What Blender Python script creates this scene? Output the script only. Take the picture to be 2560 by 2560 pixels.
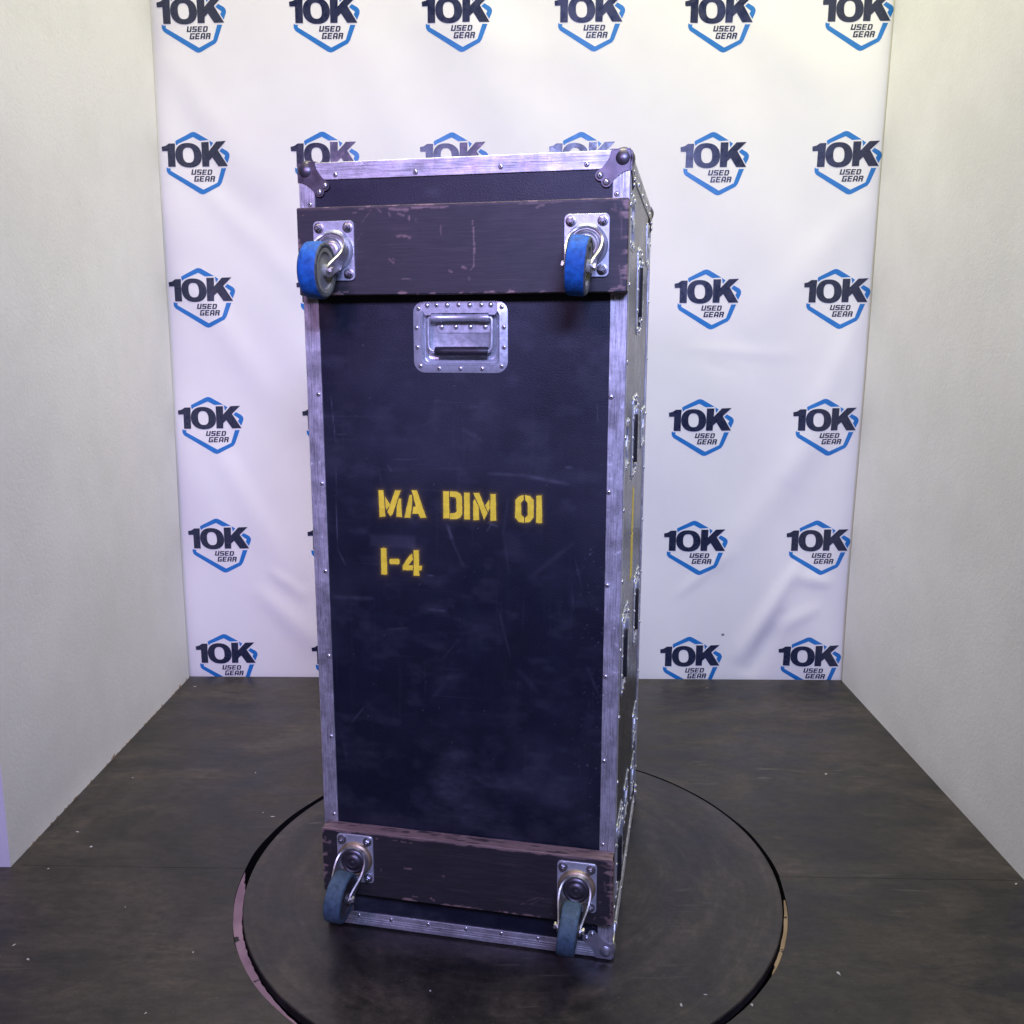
import bpy, bmesh, math, random
import numpy as np
from mathutils import Vector, Matrix

random.seed(7)
rng = np.random.default_rng(11)
scene = bpy.context.scene
for _o in list(bpy.data.objects):
    bpy.data.objects.remove(_o)
COL = scene.collection

# ------------------------------------------------------------------ camera
FPX, PITCH, YAW, ROLL, CAMH = 2232.1, 0.1821, 0.0133, 0.0008, 1.2184   # focal length in photo pixels (2560 wide)


def cam_axes():
    cx = np.array([1, 0, 0.]); fw = np.array([0, math.cos(PITCH), -math.sin(PITCH)]); up = np.array([0, math.sin(PITCH), math.cos(PITCH)])
    c, s = math.cos(ROLL), math.sin(ROLL)
    R = np.stack([c * cx + s * up, -s * cx + c * up, fw])
    Z = np.array([[math.cos(YAW), -math.sin(YAW), 0], [math.sin(YAW), math.cos(YAW), 0], [0, 0, 1]])
    return R @ Z.T


AX = cam_axes()
CAM = np.array([0, 0, CAMH])
cd = bpy.data.cameras.new('camera')
cam = bpy.data.objects.new('camera', cd)
COL.objects.link(cam)
cd.sensor_width = 36.0
cd.sensor_fit = 'HORIZONTAL'
cd.lens = 36.0 * FPX / 2560.0
cd.clip_start = 0.05
cd.clip_end = 60
M4 = Matrix.Identity(4)
for r in range(3):
    M4[r][0] = AX[0][r]; M4[r][1] = AX[1][r]; M4[r][2] = -AX[2][r]; M4[r][3] = CAM[r]
cam.matrix_world = M4
scene.camera = cam

# ------------------------------------------------------------------ world, lamps, exposure
world = bpy.data.worlds.new('World')
scene.world = world
world.use_nodes = True
bg = world.node_tree.nodes['Background']
bg.inputs[0].default_value = (0.84, 0.78, 1.0, 1)
bg.inputs[1].default_value = 0.07


def area(name, loc, target, size, size_y, power, color, spread=180):
    d = bpy.data.lights.new(name, 'AREA')
    d.shape = 'RECTANGLE'; d.size = size; d.size_y = size_y; d.energy = power; d.color = color; d.spread = math.radians(spread)
    o = bpy.data.objects.new(name, d)
    COL.objects.link(o)
    o.location = loc
    o.rotation_euler = (Vector(target) - Vector(loc)).to_track_quat('-Z', 'Y').to_euler()
    return o


area('led_panel', (0.35, -1.30, 2.65), (0.05, 2.3, 0.98), 1.1, 0.45, 30, (0.42, 0.46, 1.0), 80)
area('led_panel', (-0.85, -0.60, 2.40), (-0.85, 2.9, 0.55), 0.5, 0.4, 6, (0.74, 0.46, 1.0), 70)
area('ceiling_lamp', (-0.55, 2.35, 4.90), (-0.3, 2.45, 0.0), 1.8, 0.9, 76, (1.0, 0.95, 0.66), 150)
area('ceiling_lamp', (0.80, 1.90, 3.90), (0.55, 2.35, 0.0), 1.0, 0.7, 38, (1.0, 0.98, 0.56), 160)

scene.view_settings.view_transform = 'Standard'
scene.view_settings.look = 'None'
scene.view_settings.exposure = 0.06
scene.view_settings.gamma = 1.0
scene.view_settings.use_curve_mapping = False
scene.render.engine = 'CYCLES'

# ------------------------------------------------------------------ measured layout (metres)
W, H, D = 0.61, 1.5475, 0.6794           # flight case
PH = -0.1895                             # its turn about the vertical
CA = np.array([math.cos(PH), math.sin(PH), 0.]); CDV = np.array([-math.sin(PH), math.cos(PH), 0.])
CZ = 0.004
CO = np.array([0.1815, 1.6118, CZ]) - W * CA     # front bottom left corner
YB = 3.178                               # backdrop plane


def ray(px, py):
    return AX.T @ np.array([(px - 1280) / FPX, -(py - 1280) / FPX, 1.])


def hit(px, py, P, n):
    d = ray(px, py)
    return CAM + d * (((P - CAM) @ n) / (d @ n))


def face(px, py, proud=0.0):
    """photo pixel -> (x, z) on the case front, case-local with x=0 at the middle"""
    P = hit(px, py, CO - CDV * proud, CDV)
    return float((P - CO) @ CA) - W / 2, float(P[2] - CZ)


def on_back(px, py):
    P = hit(px, py, np.array([0, YB, 0.]), np.array([0, 1., 0]))
    return float(P[0]), float(P[2])


def on_floor(px, py):
    P = hit(px, py, np.zeros(3), np.array([0, 0, 1.]))
    return float(P[0]), float(P[1])


# ------------------------------------------------------------------ helpers: objects
def tag(o, label=None, cat=None, group=None, kind=None):
    if label: o['label'] = label
    if cat: o['category'] = cat
    if group: o['group'] = group
    if kind: o['kind'] = kind
    return o


def empty(name, loc, rz=0):
    o = bpy.data.objects.new(name, None)
    o.empty_display_size = 0.1
    COL.objects.link(o)
    o.location = loc
    o.rotation_euler = (0, 0, rz)
    return o


LOCAL = {}


def link(name, me, parent=None, matrix=None):
    o = bpy.data.objects.new(name, me)
    COL.objects.link(o)
    if parent is not None:
        o.parent = parent
    if matrix is not None:
        o.matrix_local = matrix
    LOCAL[o.name] = matrix.copy() if matrix is not None else Matrix.Identity(4)
    return o


def inv(o):
    return LOCAL[o.name].inverted()


def finish(bm, name, mats, smooth=None, recalc=True):
    if recalc:
        bmesh.ops.recalc_face_normals(bm, faces=bm.faces[:])
    me = bpy.data.meshes.new(name)
    bm.to_mesh(me)
    bm.free()
    if not isinstance(mats, (list, tuple)):
        mats = [mats]
    for m in mats:
        me.materials.append(m)
    if smooth is not None:
        me.shade_smooth()
        if smooth < 180:
            try:
                me.set_sharp_from_angle(angle=math.radians(smooth))
            except Exception:
                pass
    return me


def T(x, y, z):
    return Matrix.Translation((x, y, z))


# ------------------------------------------------------------------ helpers: shapes (each adds to a bmesh)
def add_box(bm, c, s, bevel=0.0, seg=2, mat=0):
    r = bmesh.ops.create_cube(bm, size=1.0)
    vs = r['verts']
    for v in vs:
        v.co = Vector((c[0] + v.co.x * s[0], c[1] + v.co.y * s[1], c[2] + v.co.z * s[2]))
    fs = {f for v in vs for f in v.link_faces}
    for f in fs: f.material_index = mat
    if bevel > 0:
        es = list({e for v in vs for e in v.link_edges})
        bmesh.ops.bevel(bm, geom=es, offset=bevel, segments=seg, profile=0.5, affect='EDGES', material=-1)


def add_lathe(bm, prof, n=32, axis='y', c=(0, 0, 0), mat=0, sy=1.0):
    """profile [(radius, height)] turned round an axis through c; radius 0 closes the end"""
    rings = []
    for r, h in prof:
        ring = []
        if r < 1e-7:
            ring = [bm.verts.new(place(axis, 0, 0, h, c))]
        else:
            for i in range(n):
                a = 2 * math.pi * i / n
                ring.append(bm.verts.new(place(axis, r * math.cos(a), r * math.sin(a) * sy, h, c)))
        rings.append(ring)
    for A, B in zip(rings, rings[1:]):
        for i in range(n):
            j = (i + 1) % n
            q = [A[i % len(A)], A[j % len(A)], B[j % len(B)], B[i % len(B)]]
            u = []
            for v in q:
                if v not in u: u.append(v)
            if len(u) >= 3:
                f = bm.faces.new(u); f.material_index = mat
    return rings


def place(axis, a, b, h, c):
    if axis == 'y': return (c[0] + a, c[1] + h, c[2] + b)
    if axis == 'x': return (c[0] + h, c[1] + a, c[2] + b)
    return (c[0] + a, c[1] + b, c[2] + h)


def rrect(w, h, r, n=5):
    pts = []
    for cx, cy, a0 in ((w / 2 - r, h / 2 - r, 0), (-w / 2 + r, h / 2 - r, 90), (-w / 2 + r, -h / 2 + r, 180), (w / 2 - r, -h / 2 + r, 270)):
        for i in range(n + 1):
            a = math.radians(a0 + 90 * i / n)
            pts.append((cx + r * math.cos(a), cy + r * math.sin(a)))
    return pts


def add_rings(bm, rings, cap=True, mat=0):
    """rings: list of closed point loops with the same count"""
    vr = [[bm.verts.new(p) for p in R] for R in rings]
    n = len(vr[0])
    for A, B in zip(vr, vr[1:]):
        for i in range(n):
            j = (i + 1) % n
            f = bm.faces.new((A[i], A[j], B[j], B[i])); f.material_index = mat
    if cap:
        f = bm.faces.new(vr[-1]); f.material_index = mat
    return vr


def add_prism(bm, pts, y0, y1, mat=0):
    """outline in the x-z plane pushed from y0 to y1"""
    a = [bm.verts.new((x, y0, z)) for x, z in pts]
    b = [bm.verts.new((x, y1, z)) for x, z in pts]
    fs = [bm.faces.new(a), bm.faces.new(b[::-1])]
    n = len(pts)
    for i in range(n):
        j = (i + 1) % n
        fs.append(bm.faces.new((a[i], b[i], b[j], a[j])))
    for f in fs: f.material_index = mat


def add_tube(bm, pts, r, n=10, mat=0):
    pts = [Vector(p) for p in pts]
    rings = []
    for i, p in enumerate(pts):
        t = (pts[min(i + 1, len(pts) - 1)] - pts[max(i - 1, 0)]).normalized()
        ref = Vector((0, 1, 0)) if abs(t.y) < 0.9 else Vector((1, 0, 0))
        u = t.cross(ref).normalized(); v = t.cross(u).normalized()
        rings.append([p + (u * math.cos(2 * math.pi * k / n) + v * math.sin(2 * math.pi * k / n)) * r for k in range(n)])
    vr = add_rings(bm, rings, cap=True, mat=mat)
    f = bm.faces.new(vr[0][::-1]); f.material_index = mat


def vnoise(X, Y, cell, seed, octaves=1):
    """smooth value noise on arrays"""
    out = np.zeros_like(X, dtype=float); amp = 1.0; tot = 0
    for o in range(octaves):
        g = np.random.default_rng(seed + o * 17).random((97, 97))
        cx, cy = cell if isinstance(cell, tuple) else (cell, cell)
        u = X / cx * 2 ** o; v = Y / cy * 2 ** o
        i = np.floor(u).astype(int); j = np.floor(v).astype(int)
        fu = u - i; fv = v - j
        fu = fu * fu * (3 - 2 * fu); fv = fv * fv * (3 - 2 * fv)
        a = g[i % 97, j % 97]; b = g[(i + 1) % 97, j % 97]; c = g[i % 97, (j + 1) % 97]; d = g[(i + 1) % 97, (j + 1) % 97]
        out += amp * ((a * (1 - fu) + b * fu) * (1 - fv) + (c * (1 - fu) + d * fu) * fv)
        tot += amp; amp *= 0.5
    return out / tot


def seg_dist(X, Z, p, q):
    px, pz = p; qx, qz = q
    dx, dz = qx - px, qz - pz
    t = np.clip(((X - px) * dx + (Z - pz) * dz) / (dx * dx + dz * dz + 1e-12), 0, 1)
    return np.hypot(X - px - t * dx, Z - pz - t * dz), t


# ------------------------------------------------------------------ helpers: materials
def new_mat(name):
    m = bpy.data.materials.new(name)
    m.use_nodes = True
    nt = m.node_tree
    return m, nt, nt.nodes['Principled BSDF']


def nd(nt, kind, **kw):
    n = nt.nodes.new(kind)
    for k, v in kw.items():
        if k in n.inputs: n.inputs[k].default_value = v
        else: setattr(n, k, v)
    return n


def noise(nt, scale, detail=4, rough=0.55, vec=None, dist=0.0):
    n = nd(nt, 'ShaderNodeTexNoise')
    n.inputs['Scale'].default_value = scale; n.inputs['Detail'].default_value = detail
    n.inputs['Roughness'].default_value = rough; n.inputs['Distortion'].default_value = dist
    if vec is not None: nt.links.new(vec, n.inputs['Vector'])
    return n.outputs['Fac']


def ramp(nt, fac, stops):
    n = nd(nt, 'ShaderNodeValToRGB')
    el = n.color_ramp.elements
    while len(el) < len(stops): el.new(0.5)
    for e, (p, c) in zip(el, stops):
        e.position = p
        e.color = (c[0], c[1], c[2], 1) if isinstance(c, (tuple, list)) else (c, c, c, 1)
    nt.links.new(fac, n.inputs[0])
    return n.outputs[0]


def mapping(nt, scale=(1, 1, 1), coord='Object', rot=(0, 0, 0)):
    t = nd(nt, 'ShaderNodeTexCoord'); m = nd(nt, 'ShaderNodeMapping')
    m.inputs['Scale'].default_value = scale; m.inputs['Rotation'].default_value = rot
    nt.links.new(t.outputs[coord], m.inputs['Vector'])
    return m.outputs['Vector']


def mix(nt, fac, a, b, mode='MIX'):
    n = nd(nt, 'ShaderNodeMix', data_type='RGBA', blend_type=mode)
    for s, v in ((0, fac), (6, a), (7, b)):
        if isinstance(v, (int, float)): n.inputs[s].default_value = v
        elif isinstance(v, tuple): n.inputs[s].default_value = (v[0], v[1], v[2], 1)
        else: nt.links.new(v, n.inputs[s])
    return n.outputs[2]


def bump(nt, bsdf, height, strength=0.3, dist=0.001):
    b = nd(nt, 'ShaderNodeBump')
    b.inputs['Strength'].default_value = strength; b.inputs['Distance'].default_value = dist
    nt.links.new(height, b.inputs['Height']); nt.links.new(b.outputs[0], bsdf.inputs['Normal'])


def attr(nt, name):
    a = nd(nt, 'ShaderNodeAttribute'); a.attribute_name = name
    return a.outputs['Fac']


def simple(name, color, rough=0.5, metal=0.0, var=0.15, scale=40, bumps=0.0, spec=0.5, bscale=None):
    m, nt, b = new_mat(name)
    v = mapping(nt)
    f = noise(nt, scale, 5, 0.6, v)
    dark = tuple(c * (1 - var) for c in color); light = tuple(min(1, c * (1 + var)) for c in color)
    nt.links.new(ramp(nt, f, [(0.3, dark), (0.7, light)]), b.inputs['Base Color'])
    nt.links.new(ramp(nt, noise(nt, scale * 1.7, 4, 0.6, v), [(0.3, max(0.02, rough - 0.1)), (0.7, min(1, rough + 0.1))]), b.inputs['Roughness'])
    b.inputs['Metallic'].default_value = metal
    b.inputs['Specular IOR Level'].default_value = spec
    if bumps: bump(nt, b, noise(nt, bscale or scale * 4, 4, 0.6, v), bumps, 0.001)
    return m


MAT = {}

# white plastered board walls
m, nt, b = new_mat('wall_board'); v = mapping(nt)
c = ramp(nt, noise(nt, 2.2, 7, 0.7, v), [(0.38, (0.75, 0.75, 0.735)), (0.62, (0.82, 0.82, 0.81))])
spots = ramp(nt, noise(nt, 14, 6, 0.75, v), [(0.64, 0.0), (0.72, 0.30)])
nt.links.new(mix(nt, spots, c, (0.60, 0.58, 0.55)), b.inputs['Base Color'])
b.inputs['Roughness'].default_value = 0.75
bump(nt, b, noise(nt, 90, 6, 0.75, v), 0.26, 0.004)
MAT['wall'] = m

# raw torn edge of the boards
MAT['wall_edge'] = simple('wall_cut_edge', (0.30, 0.24, 0.18), 0.9, scale=120, var=0.4)
MAT['vinyl'] = simple('banner_vinyl', (0.80, 0.79, 0.765), 0.55, scale=6, var=0.02, bumps=0.12, bscale=260, spec=0.25)
MAT['ink'] = simple('banner_dark_ink', (0.012, 0.018, 0.050), 0.30, scale=20, var=0.15, bumps=0.1, bscale=260, spec=0.6)
MAT['ink_blue'] = simple('banner_blue_ink', (0.010, 0.170, 0.500), 0.38, scale=20, var=0.08, bumps=0.1, bscale=260, spec=0.5)


# dark painted plywood floor
def floor_mat(name, swirl):
    m, nt, b = new_mat(name)
    if swirl:
        t = nd(nt, 'ShaderNodeTexCoord'); s = nd(nt, 'ShaderNodeSeparateXYZ'); nt.links.new(t.outputs['Object'], s.inputs[0])
        r = nd(nt, 'ShaderNodeVectorMath', operation='LENGTH'); nt.links.new(t.outputs['Object'], r.inputs[0])
        a = nd(nt, 'ShaderNodeMath', operation='ARCTAN2'); nt.links.new(s.outputs[1], a.inputs[0]); nt.links.new(s.outputs[0], a.inputs[1])
        cs = nd(nt, 'ShaderNodeMath', operation='COSINE'); nt.links.new(a.outputs[0], cs.inputs[0])
        sn = nd(nt, 'ShaderNodeMath', operation='SINE'); nt.links.new(a.outputs[0], sn.inputs[0])
        cb = nd(nt, 'ShaderNodeCombineXYZ')
        mu = nd(nt, 'ShaderNodeMath', operation='MULTIPLY'); nt.links.new(r.outputs['Value'], mu.inputs[0]); mu.inputs[1].default_value = 6.0
        nt.links.new(cs.outputs[0], cb.inputs[0]); nt.links.new(sn.outputs[0], cb.inputs[1]); nt.links.new(mu.outputs[0], cb.inputs[2])
        v2 = cb.outputs[0]
        v = mapping(nt, (1.0, 1.0, 1.0))
        arcs = noise(nt, 2.4, 6, 0.62, v2, 0.3)
    else:
        v = mapping(nt, (0.75, 1.35, 1.0))
        arcs = noise(nt, 2.6, 6, 0.62, v, 1.2)
    cloud = noise(nt, 5.5, 8, 0.66, v, 0.8)
    c1 = ramp(nt, cloud, [(0.36, (0.014, 0.0135, 0.0145)), (0.5, (0.034, 0.031, 0.029)), (0.64, (0.066, 0.057, 0.050))])
    c2 = ramp(nt, arcs, [(0.38, (0.014, 0.014, 0.016)), (0.52, (0.036, 0.033, 0.030)), (0.64, (0.074, 0.063, 0.054))])
    c = mix(nt, 0.5, c1, c2)
    fine = ramp(nt, noise(nt, 45, 6, 0.75, v), [(0.35, 0.68), (0.65, 1.30)])
    c = mix(nt, 1.0, c, fine, 'MULTIPLY')
    c = mix(nt, 1.0, c, (0.80, 0.755, 0.72), 'MULTIPLY')
    if swirl:
        mu2 = nd(nt, 'ShaderNodeMath', operation='MULTIPLY'); nt.links.new(r.outputs['Value'], mu2.inputs[0]); mu2.inputs[1].default_value = 55.0
        cb2 = nd(nt, 'ShaderNodeCombineXYZ')
        nt.links.new(cs.outputs[0], cb2.inputs[0]); nt.links.new(sn.outputs[0], cb2.inputs[1]); nt.links.new(mu2.outputs[0], cb2.inputs[2])
        fa = noise(nt, 1.6, 5, 0.6, cb2.outputs[0], 0.2)
        c = mix(nt, 1.0, c, ramp(nt, fa, [(0.36, 0.88), (0.52, 1.0), (0.66, 1.16)]), 'MULTIPLY')
    else:
        vg = mapping(nt, (4.0, 16.0, 1.0))
        c = mix(nt, 1.0, c, ramp(nt, noise(nt, 3.0, 6, 0.65, vg, 0.5), [(0.36, 0.87), (0.52, 1.0), (0.66, 1.15)]), 'MULTIPLY')
    dust = ramp(nt, noise(nt, 190, 2, 0.5, mapping(nt)), [(0.70, 0.0), (0.76, 0.5)])
    c = mix(nt, dust, c, (0.16, 0.15, 0.14))
    # worn, faint pale scrapes
    v3 = mapping(nt, (3.0, 30.0, 1.0), rot=(0, 0, 0.5))
    scr = ramp(nt, noise(nt, 2.5, 3, 0.5, v3, 0.4), [(0.62, 0.0), (0.72, 0.45)])
    gate = ramp(nt, noise(nt, 1.7, 2, 0.5, v), [(0.5, 0.0), (0.65, 1.0)])
    scr = mix(nt, 1.0, scr, gate, 'MULTIPLY')
    c = mix(nt, scr, c, (0.13, 0.115, 0.10))
    nt.links.new(c, b.inputs['Base Color'])
    nt.links.new(ramp(nt, cloud, [(0.38, 0.30 if swirl else 0.36), (0.62, 0.48 if swirl else 0.56)]), b.inputs['Roughness'])
    b.inputs['Specular IOR Level'].default_value = 0.42
    bump(nt, b, noise(nt, 35, 7, 0.7, v), 0.25, 0.002)
    return m


MAT['floor'] = floor_mat('painted_plywood', False)
MAT['disc'] = floor_mat('painted_turntable', True)
MAT['pit'] = simple('black_pit', (0.005, 0.005, 0.005), 0.95, spec=0.0)
MAT['black_edge'] = simple('black_painted_edge', (0.008, 0.008, 0.008), 0.9, scale=60, spec=0.1)
# raw cut ply edge, with leftover black paint
for _n, _a, _b in (('raw_edge', (0.17, 0.10, 0.145), (0.26, 0.165, 0.21)), ('raw_tan', (0.24, 0.17, 0.10), (0.36, 0.26, 0.15))):
    m, nt, b = new_mat('bare_ply_' + _n[4:]); v = mapping(nt)
    c = ramp(nt, noise(nt, 9, 4, 0.6, v), [(0.35, _a), (0.65, _b)])
    f = ramp(nt, noise(nt, 32, 3, 0.5, v), [(0.63, 0.0), (0.66, 1.0)])
    nt.links.new(mix(nt, f, c, (0.012, 0.01, 0.01)), b.inputs['Base Color']); b.inputs['Roughness'].default_value = 0.8
    MAT[_n] = m

# aluminium edging, brushed along its length and scuffed; one material per direction of the strip
for _ax in 'xyz':
    m, nt, b = new_mat('aluminium_edging_' + _ax)
    v = mapping(nt, tuple(2.5 if a_ == _ax else 70 for a_ in 'xyz')); vo = mapping(nt)
    br = noise(nt, 8, 5, 0.65, v)
    c = ramp(nt, br, [(0.34, (0.34, 0.34, 0.35)), (0.48, (0.60, 0.60, 0.61)), (0.66, (0.82, 0.82, 0.82))])
    grime = ramp(nt, noise(nt, 11, 8, 0.75, vo), [(0.38, 0.55), (0.58, 1.0)])
    c = mix(nt, 1.0, c, grime, 'MULTIPLY')
    dings = ramp(nt, noise(nt, 60, 4, 0.65, vo), [(0.64, 0.0), (0.70, 0.7)])
    c = mix(nt, dings, c, (0.9, 0.9, 0.9))
    pits = ramp(nt, noise(nt, 38, 5, 0.7, vo), [(0.30, 0.55), (0.37, 0.0)])
    c = mix(nt, pits, c, (0.16, 0.15, 0.15))
    nt.links.new(c, b.inputs['Base Color'])
    b.inputs['Metallic'].default_value = 0.65
    nt.links.new(ramp(nt, noise(nt, 30, 6, 0.7, vo), [(0.35, 0.34), (0.65, 0.60)]), b.inputs['Roughness'])
    bump(nt, b, noise(nt, 22, 6, 0.7, vo), 0.25, 0.0015)
    MAT['alu_' + _ax] = m

MAT['rivet'] = simple('rivet_steel', (0.74, 0.74, 0.75), 0.3, 0.85, scale=200)
MAT['rivet_hole'] = simple('rivet_hole_dark', (0.02, 0.02, 0.022), 0.7)
MAT['zinc'] = simple('zinc_plate', (0.56, 0.59, 0.62), 0.38, 0.6, scale=55, var=0.14, bumps=0.1)
MAT['zinc_dull'] = simple('dull_zinc', (0.50, 0.49, 0.46), 0.42, 0.85, scale=45, var=0.28, bumps=0.15)
MAT['brass_grease'] = simple('yellowed_zinc', (0.46, 0.36, 0.22), 0.42, 0.7, scale=60, var=0.35)
MAT['corner'] = simple('corner_steel', (0.135, 0.125, 0.14), 0.40, 0.8, scale=40, var=0.25, bumps=0.1)
MAT['corner_pale'] = simple('corner_steel_pale', (0.46, 0.46, 0.48), 0.36, 0.8, scale=40, var=0.2, bumps=0.1)
MAT['bolt'] = simple('bolt_steel', (0.30, 0.29, 0.30), 0.38, 0.9, scale=150, var=0.3)
MAT['tyre_blue'] = simple('blue_rubber', (0.010, 0.098, 0.330), 0.66, scale=90, var=0.4, bumps=0.5, bscale=300, spec=0.3)
MAT['tyre_grey'] = simple('faded_blue_rubber', (0.058, 0.098, 0.135), 0.66, scale=75, var=0.38, bumps=0.5, bscale=300, spec=0.3)
MAT['tyre_worn'] = simple('worn_rubber_edge', (0.075, 0.088, 0.085), 0.7, scale=120, var=0.5)
MAT['rim_pale'] = simple('pale_nylon_rim', (0.26, 0.26, 0.21), 0.5, scale=70, var=0.25)
MAT['rim_dark'] = simple('dark_nylon_rim', (0.055, 0.05, 0.05), 0.5, scale=70, var=0.25)
MAT['grip'] = simple('black_rubber_grip', (0.016, 0.016, 0.02), 0.5, scale=80, var=0.2)
MAT['yellow'] = simple('yellow_stencil_paint', (0.86, 0.665, 0.04), 0.55, scale=60, var=0.16, bumps=0.4, bscale=420, spec=0.3)
MAT['crumb'] = simple('pale_crumb', (0.42, 0.40, 0.38), 0.8, scale=300)

# black grained panel with scuffs; "scuff" and "spray" are painted marks on the panel mesh
m, nt, b = new_mat('black_grained_laminate'); v = mapping(nt)
base = ramp(nt, noise(nt, 7, 6, 0.7, v), [(0.3, (0.0034, 0.0052, 0.0130)), (0.7, (0.0064, 0.0092, 0.0215))])
c = mix(nt, attr(nt, 'scuff'), base, (0.13, 0.135, 0.17))
c = mix(nt, attr(nt, 'spray'), c, (0.46, 0.33, 0.04))
nt.links.new(c, b.inputs['Base Color'])
nt.links.new(ramp(nt, noise(nt, 10, 6, 0.7, v), [(0.3, 0.40), (0.7, 0.52)]), b.inputs['Roughness'])
b.inputs['Specular IOR Level'].default_value = 0.42
bump(nt, b, noise(nt, 380, 3, 0.6, v), 0.42, 0.0010)
MAT['panel'] = m
m, nt, b = new_mat('black_side_laminate'); v = mapping(nt)
nt.links.new(ramp(nt, noise(nt, 7, 6, 0.7, v), [(0.3, (0.012, 0.012, 0.013)), (0.7, (0.022, 0.022, 0.023))]), b.inputs['Base Color'])
nt.links.new(ramp(nt, noise(nt, 10, 6, 0.7, v), [(0.3, 0.24), (0.7, 0.34)]), b.inputs['Roughness'])
bump(nt, b, noise(nt, 330, 3, 0.6, v), 0.15, 0.0008)
MAT['side_panel'] = m

# black painted caster boards with bare wood where "chip" is painted
m, nt, b = new_mat('worn_black_board'); v = mapping(nt, (2.0, 26, 26)); vo = mapping(nt)
grain = noise(nt, 14, 5, 0.6, v)
base = ramp(nt, grain, [(0.35, (0.0215, 0.0195, 0.0215)), (0.65, (0.0310, 0.0280, 0.0305))])
bare = ramp(nt, grain, [(0.3, (0.20, 0.125, 0.105)), (0.7, (0.36, 0.24, 0.20))])
nt.links.new(mix(nt, attr(nt, 'chip'), base, bare), b.inputs['Base Color'])
nt.links.new(ramp(nt, noise(nt, 12, 5, 0.6, vo), [(0.3, 0.45), (0.7, 0.65)]), b.inputs['Roughness'])
bump(nt, b, grain, 0.18, 0.0010)
MAT['board'] = m

# ------------------------------------------------------------------ the setting
SEAM = lambda x: 1.9174 - 0.0118 * x
HC, HR = (-0.0286, 1.9285), 0.6303       # hole in the floor
DC, DR = (-0.0235, 1.9365), 0.6165       # turntable disc
FT = 0.045                               # thickness of the floor sheets

bm = bmesh.new()
add_box(bm, (0, 1.2, -FT - 0.03), (5.2, 5.0, 0.05))
fl = tag(link('floor', finish(bm, 'floor', MAT['pit'])), kind='structure')


def floor_sheet(front):
    """one painted plywood sheet with half of the round hole cut from its edge"""
    g = 0.0005
    pts = []; edge = []
    x0, x1 = -2.55, 2.55
    n = 96
    if front:
        a0, a1 = math.pi, 2 * math.pi
        outer = [(x1, SEAM(x1) - g), (x1, -1.2), (x0, -1.2), (x0, SEAM(x0) - g)]
    else:
        a0, a1 = math.pi, 0
        outer = [(x1, SEAM(x1) + g), (x1, YB + 0.0), (x0, YB + 0.0), (x0, SEAM(x0) + g)]
    arc = []
    for i in range(n + 1):
        a = a0 + (a1 - a0) * i / n
        x = HC[0] + HR * math.cos(a); y = HC[1] + HR * math.sin(a)
        lim = SEAM(x)
        y = min(y, lim - g) if front else max(y, lim + g)
        w = 0.0012 * math.sin(a * 9) + 0.0008 * math.sin(a * 23 + 1)
        arc.append((x + w * math.cos(a), y))
    xa, xb = arc[0][0], arc[-1][0]
    gg = -g if front else g
    arc = [(xa, SEAM(xa) + gg)] + arc[1:-1] + [(xb, SEAM(xb) + gg)]
    loop = arc + outer
    bm = bmesh.new()
    top = [bm.verts.new((x, y, 0)) for x, y in loop]
    bot = [bm.verts.new((x, y, -FT)) for x, y in loop]
    f = bm.faces.new(top)
    k = len(loop)
    for i in range(k):
        j = (i + 1) % k
        q = bm.faces.new((top[i], bot[i], bot[j], top[j]))
        q.material_index = 1 if (i < n) else 0
    bm.normal_update()
    bmesh.ops.triangulate(bm, faces=[f])
    # light raw edge only where the front sheet's cut shows bare wood
    return finish(bm, 'floor_sheet', [MAT['floor'], MAT['black_edge']])


tag(link('floor_sheet', floor_sheet(False), fl))
tag(link('floor_sheet', floor_sheet(True), fl))


def edge_strip(keys, z, mat, seed):
    """thin crescent of bare wood left showing in the gap of the round hole; keys = [(degrees, width)]"""
    rr = random.Random(seed)
    bm = bmesh.new()
    a0, a1 = keys[0][0], keys[-1][0]
    n = int((a1 - a0) * 1.5)
    rows = []
    for i in range(n + 1):
        a = a0 + (a1 - a0) * i / n
        w = float(np.interp(a, [k for k, _ in keys], [k for _, k in keys])) * rr.uniform(0.92, 1.08)
        c_, s_ = math.cos(math.radians(a)), math.sin(math.radians(a))
        ro = HR - 0.0006; ri = HR - 0.0006 - w
        rows.append([bm.verts.new((HC[0] + r_ * c_, HC[1] + r_ * s_, z_)) for r_, z_ in ((ro, z), (ri, z - 0.002), (ri, z - 0.010), (ro, z - 0.010))])
    for A, B in zip(rows, rows[1:]):
        for k in range(4):
            bm.faces.new((A[k], B[k], B[(k + 1) % 4], A[(k + 1) % 4]))
    bm.faces.new(rows[0]); bm.faces.new(rows[-1][::-1])
    return finish(bm, 'edge_strip', mat)


link('edge_strip', edge_strip([(181, 0.001), (183, 0.006), (187, 0.017), (192, 0.021), (203, 0.0185), (214, 0.0160), (224, 0.0120), (232, 0.0075), (236, 0.002)], -0.004, MAT['raw_edge'], 1), fl)
link('edge_strip', edge_strip([(327, 0.003), (330, 0.0075), (338, 0.0085), (345, 0.0080), (351, 0.004)], -0.006, MAT['raw_tan'], 2), fl)

# the boards of the booth
WT = 0.12


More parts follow.
